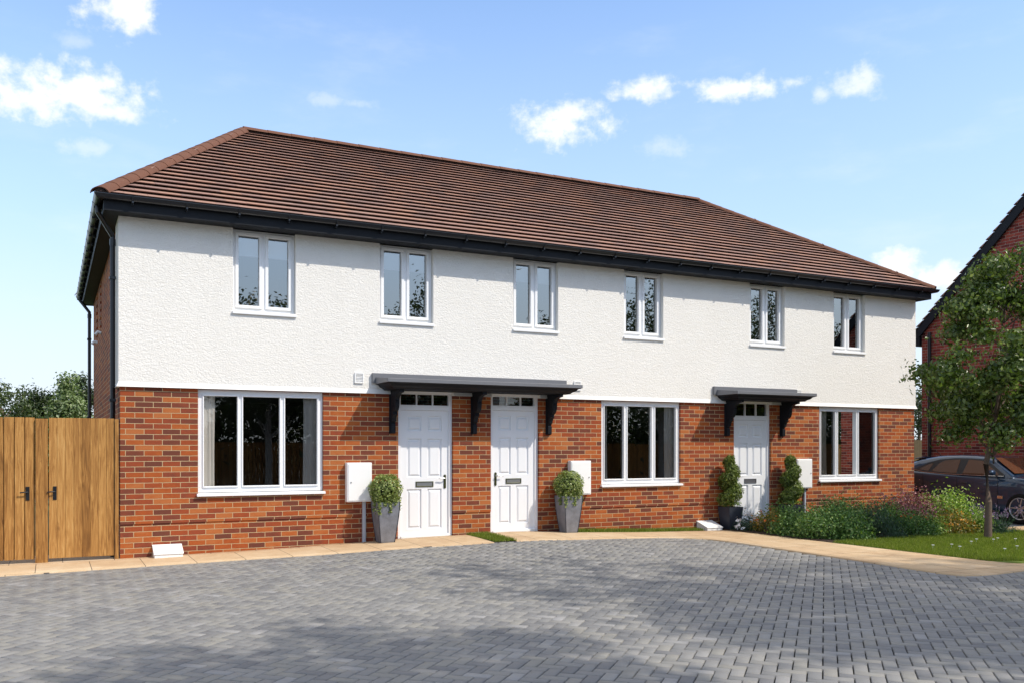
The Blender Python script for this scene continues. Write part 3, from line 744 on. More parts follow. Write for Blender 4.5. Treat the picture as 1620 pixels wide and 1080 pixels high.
# ---- canopies
def canopy(x0, x1, bx0, bx1, brs):
    c = MB(); c.box(bx0, bx1, -.075, -.0225, 2.535, 2.69); o_ = c.build('canopy', 'lead', house, bevel=.003)
    s_ = MB(); s_.prism([(-.0752, 2.625), (-.65, 2.578), (-.65, 2.522), (-.0752, 2.522)], 'x', x0, x1); s_.build('roof_slab', 'lead', o_, bevel=.004)
    mo = MB()
    steps = [(.0, 2.5205), (.045, 2.505), (.06, 2.485), (.075, 2.470), (.11, 2.455), (.13, 2.44), (.14, 2.428)]
    top = None; pr = []
    for ins, z in steps: pr.append((ins + .012, z))
    rows = []
    for ins, z in pr: rows.append([(x0 + ins, -.024, z), (x0 + ins, -.65 + ins, z), (x1 - ins, -.65 + ins, z), (x1 - ins, -.024, z)])
    for a, b in zip(rows, rows[1:]):
        for i in range(3): mo.quad(a[i], a[i + 1], b[i + 1], b[i])
    mo.quad(*rows[-1]); mo.quad(*rows[0])
    mo.build('moulding', 'blacktimber', o_)
    for bx in brs:
        pf = [(-.0, 1.76), (-.055, 1.76), (-.075, 1.775), (-.075, 1.90), (-.055, 1.905), (-.06, 1.93)]
        pf += [(-.10 - .07 * (1 - math.cos(q)), 1.93 + .12 * math.sin(q)) for q in np.linspace(.2, PI / 2, 5)]
        pf += [(-.175, 2.06), (-.155, 2.07)]
        pf += [(-.16 - .10 * math.sin(q), 2.10 + .15 * (1 - math.cos(q)) / 1.0) for q in np.linspace(0, PI / 2, 6)]
        pf += [(-.275, 2.25), (-.255, 2.265)]
        pf += [(-.26 - .16 * (1 - math.cos(q)), 2.27 + .11 * math.sin(q)) for q in np.linspace(0, PI / 2, 6)]
        pf += [(-.46, 2.385), (-.46, 2.4275), (-.0, 2.4275)]
        b_ = MB(); b_.prism(pf, 'x', bx - .036, bx + .036); b_.box(bx - .05, bx + .05, -.062, .0, 1.74, 1.757) if 0 else None
        b_.box(bx - .048, bx + .048, -.03, -.0005, 1.757, ZR); b_.build('bracket', 'blacktimber', o_, bevel=.003)
canopy(3.63, 7.02, 3.58, 7.05, (3.92, 5.32, 6.72)); canopy(10.32, 12.28, 10.256, 12.336, (10.60, 11.99))

# ---- meter boxes, pipes, vents, ground boxes
def meterbox(x0, x1, z0, z1, keyside):
    m_ = MB().box(x0, x1, -.11, 0, z0, z1).build('meter_box', 'box', house, bevel=.012, seg=3)
    MB().box(x0 + .018, x1 - .018, -.118, -.109, z0 + .02, z1 - .02).build('box_door', 'box', m_, bevel=.006)
    kx = x0 + .06 if keyside < 0 else x1 - .05
    MB().lathe([(.0, -.126), (.011, -.126), (.013, -.116)], (kx, 0, z0 + .3), 12, 'y').build('lock', 'steel', m_)
meterbox(3.165, 3.56, .707, 1.308, -1); meterbox(7.11, 7.52, .724, 1.312, 1); meterbox(12.30, 12.705, .731, 1.316, 1)
MB().box(3.435, 3.485, -.045, .012, float(gz(3.46, 0)), .706).build('service_duct', 'greyp', house, bevel=.008)
MB().box(12.56, 12.60, -.045, .012, .0, .73).build('service_duct', 'greyp', house, bevel=.008)
def louvre(xc):
    v = MB(); frame_rect(v, xc - .07, xc + .07, 2.527, 2.687, .014, -.045, -.02)
    for k in range(6):
        z = 2.545 + k * .022; v.prism([(-.044, z), (-.040, z - .003), (-.022, z + .012), (-.024, z + .016)], 'x', xc - .058, xc + .058)
    v.box(xc - .06, xc + .06, -.0235, -.0222, 2.54, 2.675); v.build('air_vent', 'greyp' if 0 else 'box', house)
louvre(3.378); louvre(7.29); louvre(12.41)
def gasbox(x0, x1, yw):
    m_ = MB(); z = float(gz((x0 + x1) / 2, -.1))
    m_.prism([(.012, z), (yw, z), (yw, z + .05), (.012, z + .155)], 'x', x0 + .01, x1 - .01); g = m_.build('ground_meter_box', 'box', house, bevel=.004)
    l_ = MB(); l_.prism([(.011, z + .158), (yw - .012, z + .053), (yw - .012, z + .070), (.011, z + .175)], 'x', x0, x1); l_.build('lid', 'box', g, bevel=.004)
gasbox(.41, .80, -.22); gasbox(9.90, 10.27, -.30)

# ---- roof
def slope(mb, P0, e_, u_, n_, Lw, S, li, ri, gauge=.2265, tw=.30, t=.045, seed=1):
    """tiles on a trapezoid slope: P0 eave corner, li/ri inset per metre of slope"""
    rn = random.Random(seed); rows = int(round(S / gauge)); g = S / rows
    for r in range(rows):
        s0, s1 = r * g, min((r + 1) * g + .01, S)
        x = -tw * (.5 if r % 2 else 1.0) - rn.uniform(0, .01)
        while x < Lw:
            a, b = x + .0015, x + tw - .0015; x += tw
            a0, b0 = max(a, li * s0), min(b, Lw - ri * s0); a1, b1 = max(a, li * s1), min(b, Lw - ri * s1)
            if b0 - a0 < .004: continue
            if b1 < a1: a1 = b1 = min(max((a1 + b1) / 2, a0), b0)
            h = t + rn.uniform(-.001, .001); h2 = h + rn.uniform(-.0008, .0008); lip = .011
            q = [P0 + e_ * a0 + u_ * s0 + n_ * h, P0 + e_ * b0 + u_ * s0 + n_ * h2, P0 + e_ * b1 + u_ * s1 + n_ * .004, P0 + e_ * a1 + u_ * s1 + n_ * .004,
                 P0 + e_ * a0 + u_ * (s0 + .003) + n_ * (h - lip), P0 + e_ * b0 + u_ * (s0 + .003) + n_ * (h2 - lip),
                 P0 + e_ * a0 + u_ * (s0 + .075) + n_ * (h - lip - .004), P0 + e_ * b0 + u_ * (s0 + .075) + n_ * (h2 - lip - .004),
                 P0 + e_ * a0 + u_ * (s0 + .075) - n_ * .004, P0 + e_ * b0 + u_ * (s0 + .075) - n_ * .004]
            mb.add(q, [(0, 1, 2, 3), (4, 5, 1, 0), (4, 6, 7, 5), (6, 8, 9, 7), (0, 3, 8, 6, 4), (1, 5, 7, 9, 2)])
EO = .36; EX = .27; LX = L - .08; ZE = 4.885; ZRG = 7.555; XR0, XR1, YR = 2.435, 13.30, 4.25
c0 = Vector((-EX, -EO, ZE)); c1 = Vector((LX + EX, -EO, ZE)); c2 = Vector((LX + EX, DP + EO, ZE)); c3 = Vector((-EX, DP + EO, ZE))
r0 = Vector((XR0, YR, ZRG)); r1 = Vector((XR1, YR, ZRG))
tl = MB()
def do_slope(a, b, ra, rb, seed):
    e_ = (b - a).normalized(); Lw = (b - a).length
    pa = ra - a; along = pa.dot(e_); u_ = pa - e_ * along; S = u_.length; u_.normalize(); n_ = e_.cross(u_).normalized()
    if n_.z < 0: n_ = -n_
    li = along / S; ri = (b - rb).dot(e_) / S
    slope(tl, a, e_, u_, n_, Lw, S, li, ri, seed=seed)
do_slope(c0, c1, r0, r1, 1); do_slope(c3, c0, r0, r0, 2); do_slope(c1, c2, r1, r1, 3); do_slope(c2, c3, r1, r0, 4)
me = bpy.data.meshes.new('roof'); me.from_pydata([tuple(v) for v in tl.v], [], tl.f); me.materials.append(M['tile']); me.materials.append(M['mortar'])
me.polygons.foreach_set('material_index', [1 if k % 6 in (2, 3) else 0 for k in range(len(me.polygons))])  # tile undersides and gap backs coloured dark to stand in for their shade
roof = bpy.data.objects.new('roof', me); C.objects.link(roof); roof.parent = house
ud = MB(); dz = Vector((0, 0, -.02))
ud.quad(c0 + dz, c1 + dz, r1 + dz, r0 + dz); ud.quad(c3 + dz, c0 + dz, r0 + dz); ud.quad(c1 + dz, c2 + dz, r1 + dz); ud.quad(c2 + dz, c3 + dz, r0 + dz, r1 + dz)
ud.build('roof_deck', 'mortar', roof)
def ridge_line(a, b, wr, step, name):
    mb = MB(); d = (b - a); Ln = d.length; d.normalize(); side = d.cross(Vector((0, 0, 1))).normalized(); up = side.cross(d).normalized()
    k = int(round(Ln / step)); st = Ln / k
    for i in range(k):
        s0, s1 = a + d * (i * st - .012), a + d * ((i + 1) * st - .004)
        vs = []
        m_ = 9; r0_, r1_ = wr * 1.04, wr * .985
        for (c, rr) in ((s0, r0_), (s1, r1_)):
            for j in range(m_):
                t_ = PI * (.06 + .88 * j / (m_ - 1)); vs.append(c + side * math.cos(t_) * rr * 1.05 + up * (math.sin(t_) * rr * .8 - wr * .28))
        for (c, rr) in ((s0, r0_ - .016),):
            for j in range(m_):
                t_ = PI * (.06 + .88 * j / (m_ - 1)); vs.append(c + side * math.cos(t_) * rr * 1.05 + up * (math.sin(t_) * rr * .8 - wr * .28))
        fs = [(j, j + 1, m_ + j + 1, m_ + j) for j in range(m_ - 1)] + [(j, 2 * m_ + j, 2 * m_ + j + 1, j + 1) for j in range(m_ - 1)]
        mb.add(vs, fs)
    mb.build(name, 'ridge', roof, smooth=True)
    bd = MB(); bd.tube([a + up * -.03, b + up * -.03], wr * .62, 8); bd.build('bedding_mortar', 'mortar', roof)
lift = Vector((0, 0, .03))
ridge_line(r0 + lift, r1 + lift, .13, .45, 'ridge_tiles')
ridge_line(c0 + lift, r0 + lift, .125, .34, 'hip_tiles'); ridge_line(c1 + lift, r1 + lift, .11, .34, 'hip_tiles')
ridge_line(c3 + lift, r0 + lift, .11, .34, 'hip_tiles'); ridge_line(c2 + lift, r1 + lift, .11, .34, 'hip_tiles')
# soffit and fascia
F0 = .30; FX = .20
sf = MB(); sf.box(-FX, LX + FX, -F0, DP + F0, ZT, ZT + .02); sf.build('soffit', 'blacktimber', house)
fc = MB(); fc.box(-FX - .02, LX + FX + .02, -F0 - .022, -F0, ZT - .012, ZE - .03); fc.box(-FX - .02, -FX, -F0, DP + F0, ZT - .012, ZE - .03); fc.box(LX + FX, LX + FX + .02, -F0, DP + F0, ZT - .012, ZE - .03); fc.box(-FX - .02, LX + FX + .02, DP + F0, DP + F0 + .02, ZT - .012, ZE - .03)
fc.build('fascia', 'blacktimber', house, bevel=.003)
def gutter():
    g = MB(); yc = -F0 - .022 - .058; zc = ZE - .002; pr = []
    for j in range(11):
        t_ = PI + PI * j / 10; pr.append((math.cos(t_) * .056, math.sin(t_) * .062))
    pr = [(-.062, .006), (-.062, -.004)] + pr[1:-1] + [(.056, 0)]
    off = F0 + .080; ox = FX + .080
    path = [(-ox, -off), (LX + ox, -off), (LX + ox, DP + off), (-ox, DP + off)]
    rows = []
    sg = [(-1, -1), (1, -1), (1, 1), (-1, 1)]
    for (px, py), (sx_, sy_) in zip(path, sg):
        rows.append([(px + sx_ * -q[0] * 1, py + sy_ * -q[0] * 1, zc + q[1]) for q in pr] + [(px + sx_ * -q[0] * .9, py + sy_ * -q[0] * .9, zc + q[1] * .9 + .0) for q in pr[::-1]])
    m_ = len(rows[0])
    for k in range(4):
        a, b = rows[k], rows[(k + 1) % 4]
        g.add(a + b, [(j, (j + 1) % m_, m_ + (j + 1) % m_, m_ + j) for j in range(m_)])
    return g, yc, zc
g, yc, zc = gutter(); go = g.build('gutter', 'black', house)
def gbracket():
    b = MB(); pr = []
    for j in range(9):
        t_ = PI + PI * j / 8; pr.append((math.cos(t_) * .064, math.sin(t_) * .070))
    pr2 = [(q[0] * 1.06, q[1] * 1.06) for q in pr]
    full = [(q[0], q[1]) for q in pr2] + [(q[0], q[1]) for q in pr[::-1]]
    b.prism([(q[0], q[1]) for q in full], 'x', -.014, .014)
    b.box(-.014, .014, .02, .057, -.10, -.045); b.box(-.012, .012, -.045, .0, -.088, -.060); return b
gb = gbracket().build('gutter_bracket', 'black', go)
gb.location = (.13, yc, zc)
x = .82; i = 0
while x < L + .1:
    q = gb.copy(); C.objects.link(q); q.parent = go; q.location = (x, yc, zc); x += .70; i += 1
y = .1
while y < DP + .3:
    q = gb.copy(); C.objects.link(q); q.parent = go; q.location = (-FX - .08, y, zc); q.rotation_euler = (0, 0, R(-90)); y += .62
# downpipes
def pipe(x, y, z0, name='downpipe'):
    d = MB(); d.tube([(-FX - .08, y - .30 if y < 1 else y, zc - .07), (-FX - .08, y - .30 if y < 1 else y, zc - .15), (x, y, zc - .40), (x, y, zc - .50), (x, y, z0)], .034, 12)
    d_ = d.build(name, 'black', house, smooth=True)
    for z in (3.9, 2.2, .9): MB().box(x - .046, x + .04, y - .046, y + .046, z - .02, z + .02).build('pipe_clip', 'black', d_, bevel=.004)
    MB().tube([(x, y, zc - .44), (x, y, zc - .53)], .041, 12).build('pipe_collar', 'black', d_, smooth=True)
pipe(-.075, .33, 0.0); pipe(-.09, 8.35, 0.0)

# ================================================================== GATES (left)
def board_run(mb, x0, x1, wd, gap, y0, y1, z0, z1):
    n_ = max(1, round((x1 - x0) / wd)); w_ = (x1 - x0) / n_
    for i in range(n_): mb.box(x0 + i * w_ + gap / 2, x0 + (i + 1) * w_ - gap / 2, y0 + random.uniform(-.001, .001), y1, z0, z1 + random.uniform(-.002, .002))
def gate(name, x0, x1, wd, gap, label, hx, group=None):
    g_ = thing(name, (x0, .04, 0), label, 'gate', group); w_ = x1 - x0
    b = MB(); board_run(b, 0, w_, wd, gap, -.012, .012, .06, 1.935); b.box(.004, w_ - .004, .0135, .026, .07, 1.92); b.build('board_panel', 'wood', g_, bevel=.0015, seg=1)
    r = MB()
    for z in (.3, 1.0, 1.7): r.box(.01, w_ - .01, .0275, .06, z, z + .1)
    r.build('rail', 'wood', g_)
    h = hx - x0; k = MB(); k.box(h - .022, h + .022, -.02, -.0125, .84, 1.02); k.tube([(h, -.02, .95), (h, -.055, .95), (h - .04, -.06, .95), (h - .09, -.055, .945)], .009, 8)
    k.build('latch_handle', 'black', g_, bevel=.001)
    return g_
gate('side_gate', -.872, -.072, .1, .0022, 'close-boarded wooden side gate with black latch, next to the brick corner', -.80)
gate('side_gate', -2.0, -1.034, .128, .011, 'wooden gate of spaced boards with black latch, at the left edge behind the slabs', -1.12)
pp = MB().box(-1.030, -.882, -.005, .12, 0, 1.92).build('gate_post', 'wood', None, bevel=.006); tag(pp, 'wide wooden post standing between the two side gates', 'post', 'wooden gate posts')
pp = MB().box(-.066, -.018, .005, .12, 0, 1.925).build('gate_post', 'wood', None, bevel=.004); tag(pp, 'narrow wooden post fixed against the brick house corner beside the gate', 'post', 'wooden gate posts')
fn = thing('wooden_fence', (-6.5, .05, 0), 'wooden board fence continuing left of the side gates', 'fence')
b = MB(); board_run(b, 0, 4.35, .13, .008, -.012, .012, .03, 1.93); b.build('board_panel', 'wood', fn)
MB().box(4.36, 4.49, -.03, .1, 0, 1.95).build('post', 'wood', fn)

# ================================================================== POTTED PLANTS
def tall_pot(x, y, z, label):
    t = thing('potted_topiary', (x, y, z), label, 'potted plant', 'round box balls in tall zinc planters')
    H = .62; b = MB()
    secs = [(.105, 0), (.112, .02), (.135, .2), (.158, .4), (.170, .55), (.172, H), (.158, H), (.150, H - .05)]
    rows = []
    for hw, z_ in secs: rows.append([(-hw, -hw, z_), (hw, -hw, z_), (hw, hw, z_), (-hw, hw, z_)])
    for a, c in zip(rows, rows[1:]):
        for i in range(4): b.quad(a[i], a[(i + 1) % 4], c[(i + 1) % 4], c[i])
    b.quad(*rows[0]); b.quad(*rows[-1]); p_ = b.build('pot', 'zinc', t, bevel=.006)
    cm = MB()
    for sx_, sy_ in ((-1, -1), (1, -1), (1, 1), (-1, 1)):
        for (h0, z0_), (h1, z1_) in zip(secs[:5], secs[1:6]): cm.tube([(sx_ * h0, sy_ * h0, z0_), (sx_ * h1, sy_ * h1, z1_)], .007, 6, False)
    cm.build('corner_trim', 'dpot', p_)
    n_ = 3600; d = ball_dirs(n_); rad = (.248 * rng.uniform(.80, 1.06, n_) * (1 + .05 * np.sin(d[:, 0] * 7 + d[:, 2] * 5)))[:, None]
    P = d * rad + np.array([0, 0, H + .17])
    leaf_mesh('foliage', P, d + rng.normal(size=d.shape) * .5, .030, 'leaf_box', t, aspect=.7)
    n_ = 900; d = ball_dirs(n_); leaf_mesh('foliage_core', d * rng.uniform(.1, .19, (n_, 1)) + np.array([0, 0, H + .16]), d, .05, 'leaf_dark', t)
    Q = []
    for (tx, ty, ln) in ((.02, -.175, .23), (-.15, -.17, .26), (.17, -.14, .20), (-.185, -.05, .22), (.18, .05, .18), (.09, -.18, .12), (-.06, -.18, .13)):
        m_ = int(ln * 620); q = np.c_[tx + rng.normal(size=m_) * .017, ty + rng.normal(size=m_) * .012, H + .07 - rng.uniform(0, 1, m_) ** 1.1 * ln]; Q.append(q)
    Q = np.concatenate(Q); leaf_mesh('trailing_foliage', Q, rng.normal(size=Q.shape) + np.array([0, -1, 0]), .028, 'leaf_box', t, aspect=.7)
    return t
tall_pot(3.72, -.27, float(gz(3.72, -.27)) + .012, 'round box ball in tall tapered zinc planter left of the leftmost front door')
tall_pot(6.97, -.27, float(gz(6.97, -.27)) + .012, 'round box ball in tall tapered zinc planter right of the middle front door')

def spiral_pot(x, y, label, s=1.0):
    t = thing('potted_topiary', (x, y, .012), label, 'potted plant', 'spiral topiaries in dark planters')
    H = .42; b = MB(); secs = [(.115, 0), (.125, .02), (.150, .25), (.165, H), (.148, H), (.14, H - .04)]; rows = []
    for hw, z_ in secs: rows.append([(-hw, -hw, z_), (hw, -hw, z_), (hw, hw, z_), (-hw, hw, z_)])
    for a, c in zip(rows, rows[1:]):
        for i in range(4): b.quad(a[i], a[(i + 1) % 4], c[(i + 1) % 4], c[i])
    b.quad(*rows[0]); b.quad(*rows[-1]); b.build('pot', 'dpot', t, bevel=.006)
    MB().tube([(0, 0, H - .05), (.01, 0, H + .5), (0, .005, H + .88)], [.014, .011, .004], 7).build('stem', 'bark', t, smooth=True)
    m_ = 9000; tt = rng.uniform(0, 1, m_); ang = tt * 2 * PI * 2.2 + 2.2
    rr = np.interp(tt, [0, .5, 1], [.078, .066, .02]); tr = np.interp(tt, [0, .5, 1], [.165, .150, .085])
    c = np.c_[np.cos(ang) * rr, np.sin(ang) * rr, H + .10 + tt * .80]
    d = ball_dirs(m_); P = c + d * (tr * rng.uniform(.5, 1.18, m_))[:, None] * np.array([1, 1, .8])
    leaf_mesh('foliage', P, d + rng.normal(size=d.shape) * .6, 0.050, 'leaf_spiral', t, aspect=.38, up=(0, 0, .6))
    q = np.c_[rng.uniform(-.15, .15, (260, 2)), H + .02 + rng.uniform(0, .07, 260)]
    leaf_mesh('underplanting', q, rng.normal(size=q.shape) + np.array([0, 0, 1]), .035, 'leaf_lime', t)
    return t
spiral_pot(10.52, -.22, 'spiral topiary in dark square planter left of the rightmost front door')
spiral_pot(12.02, -.24, 'spiral topiary in dark planter half hidden behind shrubs, right of the rightmost front door')

# ================================================================== SHRUB BED
S = make_shrub
S('flowering_shrub', 10.66, -.52, .24, .30, 'leaf_blue', 1500, .035, 'low shrub with white flower heads at the foot of the dark planter', flowers=('whitep', 16, .075, .25))
S('flowering_shrub', 10.72, -1.02, .27, .40, 'leaf_olive', 2000, .035, 'small bronze shrub with orange flowers beside the white-flowered one', flowers=('orange', 16, .03, .6))
S('green_shrub', 10.70, -1.62, .36, .46, 'leaf_green', 3200, .045, 'rounded green shrub at the path edge, next to the small orange-flowered bush')
S('green_shrub', 10.76, -2.24, .38, .54, 'leaf_green', 3600, .045, 'bushy green shrub at the path edge below the rightmost meter box')
S('green_shrub', 11.15, -2.55, .40, .58, 'leaf_green', 3600, .05, 'tall green shrub with reddish stems at the front bed corner')
S('feathery_shrub', 11.75, -2.48, .42, .56, 'leaf_blue', 4200, .06, 'dark blue-green feathery shrub where bed, lawn and path meet', up=(0, 0, 1.4), aspect=.16)
S('green_shrub', 11.35, -.85, .46, .50, 'leaf_green', 3400, .045, 'green shrub in the back row in front of the rightmost door')
S('green_shrub', 11.75, -1.5, .45, .66, 'leaf_green', 3200, .045, 'green shrub in the middle of the bed below the rightmost window')
S('green_shrub', 12.55, -1.1, .50, .72, 'leaf_green', 3600, .045, 'upright green shrub close to the wall under the rightmost window')
S('yellow_tipped_shrub', 12.25, -1.9, .40, .64, 'leaf_lime', 900, .04, 'sparse yellow-tipped shrub between the green ones in mid bed')
S('green_shrub', 12.7, -2.1, .42, .60, 'leaf_green', 3200, .045, 'green shrub just left of the purple heather')
S('purple_heather', 13.4, -1.85, .62, .70, 'leaf_purple', 9500, .048, 'wide dark purple heather at the brick corner of the house', ry=.4)
S('flowering_shrub', 12.55, -2.62, .34, .44, 'leaf_green', 2800, .04, 'low green shrub with pink flowers in front of the purple heather', flowers=('orange', 9, .022, .8))
S('variegated_shrub', 12.98, -2.66, .25, .38, 'leaf_lime', 1700, .042, 'small pale variegated shrub left of the orange-flowered bush')
S('flowering_shrub', 13.42, -2.72, .34, .44, 'leaf_olive', 3000, .038, 'bronze green bush covered in orange flowers beside the lawn', flowers=('yellow', 30, .030, .45))
S('variegated_shrub', 13.95, -2.25, .48, .78, 'leaf_lime', 4600, .055, 'tallest bright lime shrub in front of the parked car')
S('variegated_shrub', 13.98, -2.78, .30, .46, 'leaf_lime', 2200, .045, 'lime shrub with pink heads directly behind the tree trunk', flowers=('lilac', 10, .03, .7))
def lavender(x, y):
    t = thing('lavender', (x, y, .01), 'lavender clump with thin stems and lilac heads right of the tree trunk', 'lavender')
    m_ = 60; st = MB(); P = []
    for i in range(m_):
        a = random.uniform(0, 2 * PI); r_ = random.uniform(.1, .42); h = random.uniform(.28, .50)
        tp = Vector((math.cos(a) * r_, math.sin(a) * r_, h)); st.tube([(tp.x * .3, tp.y * .3, 0), (tp.x * .7, tp.y * .7, h * .6), tp], .003, 4, False); P.append(tp)
    st.build('stems', 'leaf_blue', t)
    Q = np.repeat(np.array(P), 12, 0) + rng.normal(size=(m_ * 12, 3)) * np.array([.008, .008, .022])
    leaf_mesh('flowers', Q, rng.normal(size=Q.shape), .018, 'lilac', t)
    q = rng.normal(size=(1800, 3)) * np.array([.15, .13, .1]); q[:, 2] = np.abs(q[:, 2]); leaf_mesh('foliage', q, rng.normal(size=q.shape), .06, 'leaf_blue', t, aspect=.14, up=(0, 0, 1))
lavender(14.15, -3.02)

# ================================================================== TREES
make_tree('young_tree', 13.19, -3.57, 5.05, 1.33, 1.26, 'slim young tree with broad dense crown on the lawn in front of the parked car', 'leaf_tree', n=26000, leaf=.085, trunk_r=.052, nclus=115, shape='young', lean=(.50, -.15), sig=.105)
bgt = [(-1.95, 15.5, 3.55, .95, 'leaf_mid', 'round', 'grey-green round tree at the left edge behind the wooden gates'),
       (-1.22, 17.0, 3.45, .95, 'leaf_dark', 'cone', 'dark green tree second from the left behind the wooden gates'),
       (-.86, 17.6, 3.45, .9, 'leaf_dark', 'cone', 'small dark pointed tree in the middle behind the wooden gates'),
       (-.42, 14.2, 3.60, .85, 'leaf_pale', 'cone', 'pale silvery green tree behind the closed side gate'),
       (.10, 17.5, 4.05, .95, 'leaf_dark', 'cone', 'tallest dark tree right against the left side of the house')]
for (x, y, h, r_, lm, sh, lb) in bgt:
    make_tree('garden_tree', x, y, h, r_, .5, lb, lm, n=9000, leaf=.095, nclus=100, shape=sh, group='trees behind the side gates', sig=.13)
for (x, y, h, r_, lb) in [(-3.4, 17, 3.5, 1.2, 'mid green tree beyond the left edge of the gates')]:
    make_tree('garden_tree', x, y, h, r_, .5, lb, 'leaf_mid', n=2500, leaf=.12, nclus=50, group='trees behind the side gates', sig=.16)
make_tree('garden_tree', 30.7, 11.9, 4.5, 1.7, .4, 'green tree seen in the gap between the white house and the neighbouring gable', 'leaf_dark', n=7000, leaf=.13, nclus=80, sig=.14)
fb = thing('garden_fence', (22.4, 8.0, 0), 'wooden garden fence in the gap between the two houses', 'fence')
b = MB(); board_run(b, 0, 6.0, .12, .006, 0, .02, 0, 1.81); b.build('board_panel', 'woodold', fb)
# across the road, behind the camera: seen reflected in the glass and throwing the long soft shadows
refl = [(6.4, -20.6, 7.2, 2.2, .18), (12.6, -20.2, 8.1, 2.5, .15), (18.8, -20.5, 7.2, 2.3, .15), (23.9, -20, 9.4, 3.1, .16), (31.5, -20, 9.8, 3.0, .16), (37.5, -21, 8.3, 2.4, .15), (1.0, -21, 5.6, 1.8, .16)]
pos = ['opposite the left front window', 'opposite the leftmost front door', 'opposite the middle front door', 'opposite the middle window', 'opposite the rightmost front door', 'opposite the rightmost window', 'at the far left across the road']
for i, (x, y, h, r_, lf) in enumerate(refl):
    make_tree('street_tree', x, y, h, r_, 2.0, 'leafy tree across the road, ' + pos[i] + ', mirrored in the glass', 'leaf_dark', n=9500, leaf=.16, nclus=120, trunk_r=.13, barkm='barkp', group='trees across the road', shape='pear', sig=.13)
for (x, y, h, r_, z0_, n_, lb) in [(13.2, -16.4, 12.6, 2.1, 8.8, 4200, 'tall slender tree across the paving casting shade to the right'), (8.0, -15.9, 12.9, 1.5, 9.6, 3000, 'tall slender tree behind the viewer casting shade to the lower left'),
                                   (12.2, -13.2, 13.2, 1.8, 10.2, 650, 'tall slender tree behind the viewer casting the middle shade'), (20.2, -21.9, 22, 2.7, 17.5, 4200, 'very tall tree across the road casting the far right shade')]:
    make_tree('tall_tree', x, y, h, r_, z0_, lb, 'leaf_dark', n=n_, leaf=.24, nclus=46, trunk_r=.13, barkm='barkp', group='tall trees behind the viewer', sig=.17)
n = 42000
P = np.c_[rng.uniform(-14, 60, n), -27 + rng.normal(size=n) * 1.0, rng.uniform(0, 1, n) ** .8 * 5.0]; P[:, 2] *= (.8 + .25 * np.sin(P[:, 0] * .9) + .15 * np.sin(P[:, 0] * 2.3))
o = stuff(leaf_mesh('far_hedgerow', P, rng.normal(size=P.shape), .34, 'leaf_dark')); o['label'] = 'dark hedgerow across the road mirrored in the lower windows'
rf = thing('roadside_fence', (-14, -24.5, 0), 'long vertical board fence across the road, mirrored in the lower windows', 'fence')
b = MB(); board_run(b, 0, 60, .15, .02, 0, .02, 0, 1.75); b.build('board_panel', 'wood', rf)
n = 30000

# ================================================================== NEIGHBOUR HOUSE
nb = thing('neighbour_house', (19.8, -1.3, 0), 'dark red brick house with steep tiled gable at the right edge behind the tree', 'house')
g = MB(); hd = 4.33; ez = 4.57; ap = 8.66; Lx = 9
g.quad((0, hd, -.1), (0, -hd, -.1), (0, -hd, ez), (0, 0, ap), (0, hd, ez)); g.quad((0, hd, -.1), (0, hd, ez), (Lx, hd, ez), (Lx, hd, -.1)); g.quad((0, -hd, -.1), (Lx, -hd, -.1), (Lx, -hd, ez), (0, -hd, ez)); g.quad((Lx, hd, -.1), (Lx, hd, ez), (Lx, 0, ap), (Lx, -hd, ez), (Lx, -hd, -.1))
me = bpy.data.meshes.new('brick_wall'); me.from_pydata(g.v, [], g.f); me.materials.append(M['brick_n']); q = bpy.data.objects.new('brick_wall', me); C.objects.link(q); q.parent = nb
tl = MB(); sl_ = (ap - ez) / hd; ov = .24
for sgn in (1, -1):
    a = Vector((-.12, sgn * (hd + ov), ez - sl_ * ov + .19)); bb = Vector((Lx, sgn * (hd + ov), ez - sl_ * ov + .19)); ra = Vector((-.12, 0, ap + .19)); rb_ = Vector((Lx, 0, ap + .19))
    e_ = Vector((1, 0, 0)); u_ = (ra - a); Sl = u_.length; u_.normalize(); n_ = e_.cross(u_); n_ = n_ if n_.z > 0 else -n_
    slope(tl, a, e_, u_, n_, Lx, Sl, 0, 0, gauge=.25, t=.045, seed=9)
me = bpy.data.meshes.new('roof'); me.from_pydata([tuple(v) for v in tl.v], [], tl.f); me.materials.append(M['tile']); nr = bpy.data.objects.new('roof', me); C.objects.link(nr); nr.parent = nb
bb = MB()
for sgn in (1, -1):
    y1_ = sgn * (hd + ov)
    z1_ = ez - sl_ * ov
    bb.prism([(y1_, z1_ + .185), (0, ap + .185), (0, ap - .10), (y1_, z1_ - .10)], 'x', -.10, -.05) 
    bb.prism([(y1_, z1_ - .10), (sgn * (hd - .0), z1_ - .10), (sgn * hd, ez + .1), (y1_, z1_ + .1)], 'x', -.095, .3)
    bb.prism([(y1_, z1_ + .18), (0, ap + .18), (0, ap + .15), (y1_, z1_ + .15)], 'x', -.05, Lx)
bb.build('bargeboard', 'blacktimber', nb)
dp = MB(); dp.tube([(-.06, 4.05, 4.55), (-.06, 4.05, 0)], .045, 12); dp.build('downpipe', 'black', nb, smooth=True)
gt = MB(); gt.tube([(-.1, hd + ov + .03, ez - .02), (Lx, hd + ov + .03, ez - .02)], .055, 12); gt.build('gutter', 'black', nb, smooth=True)

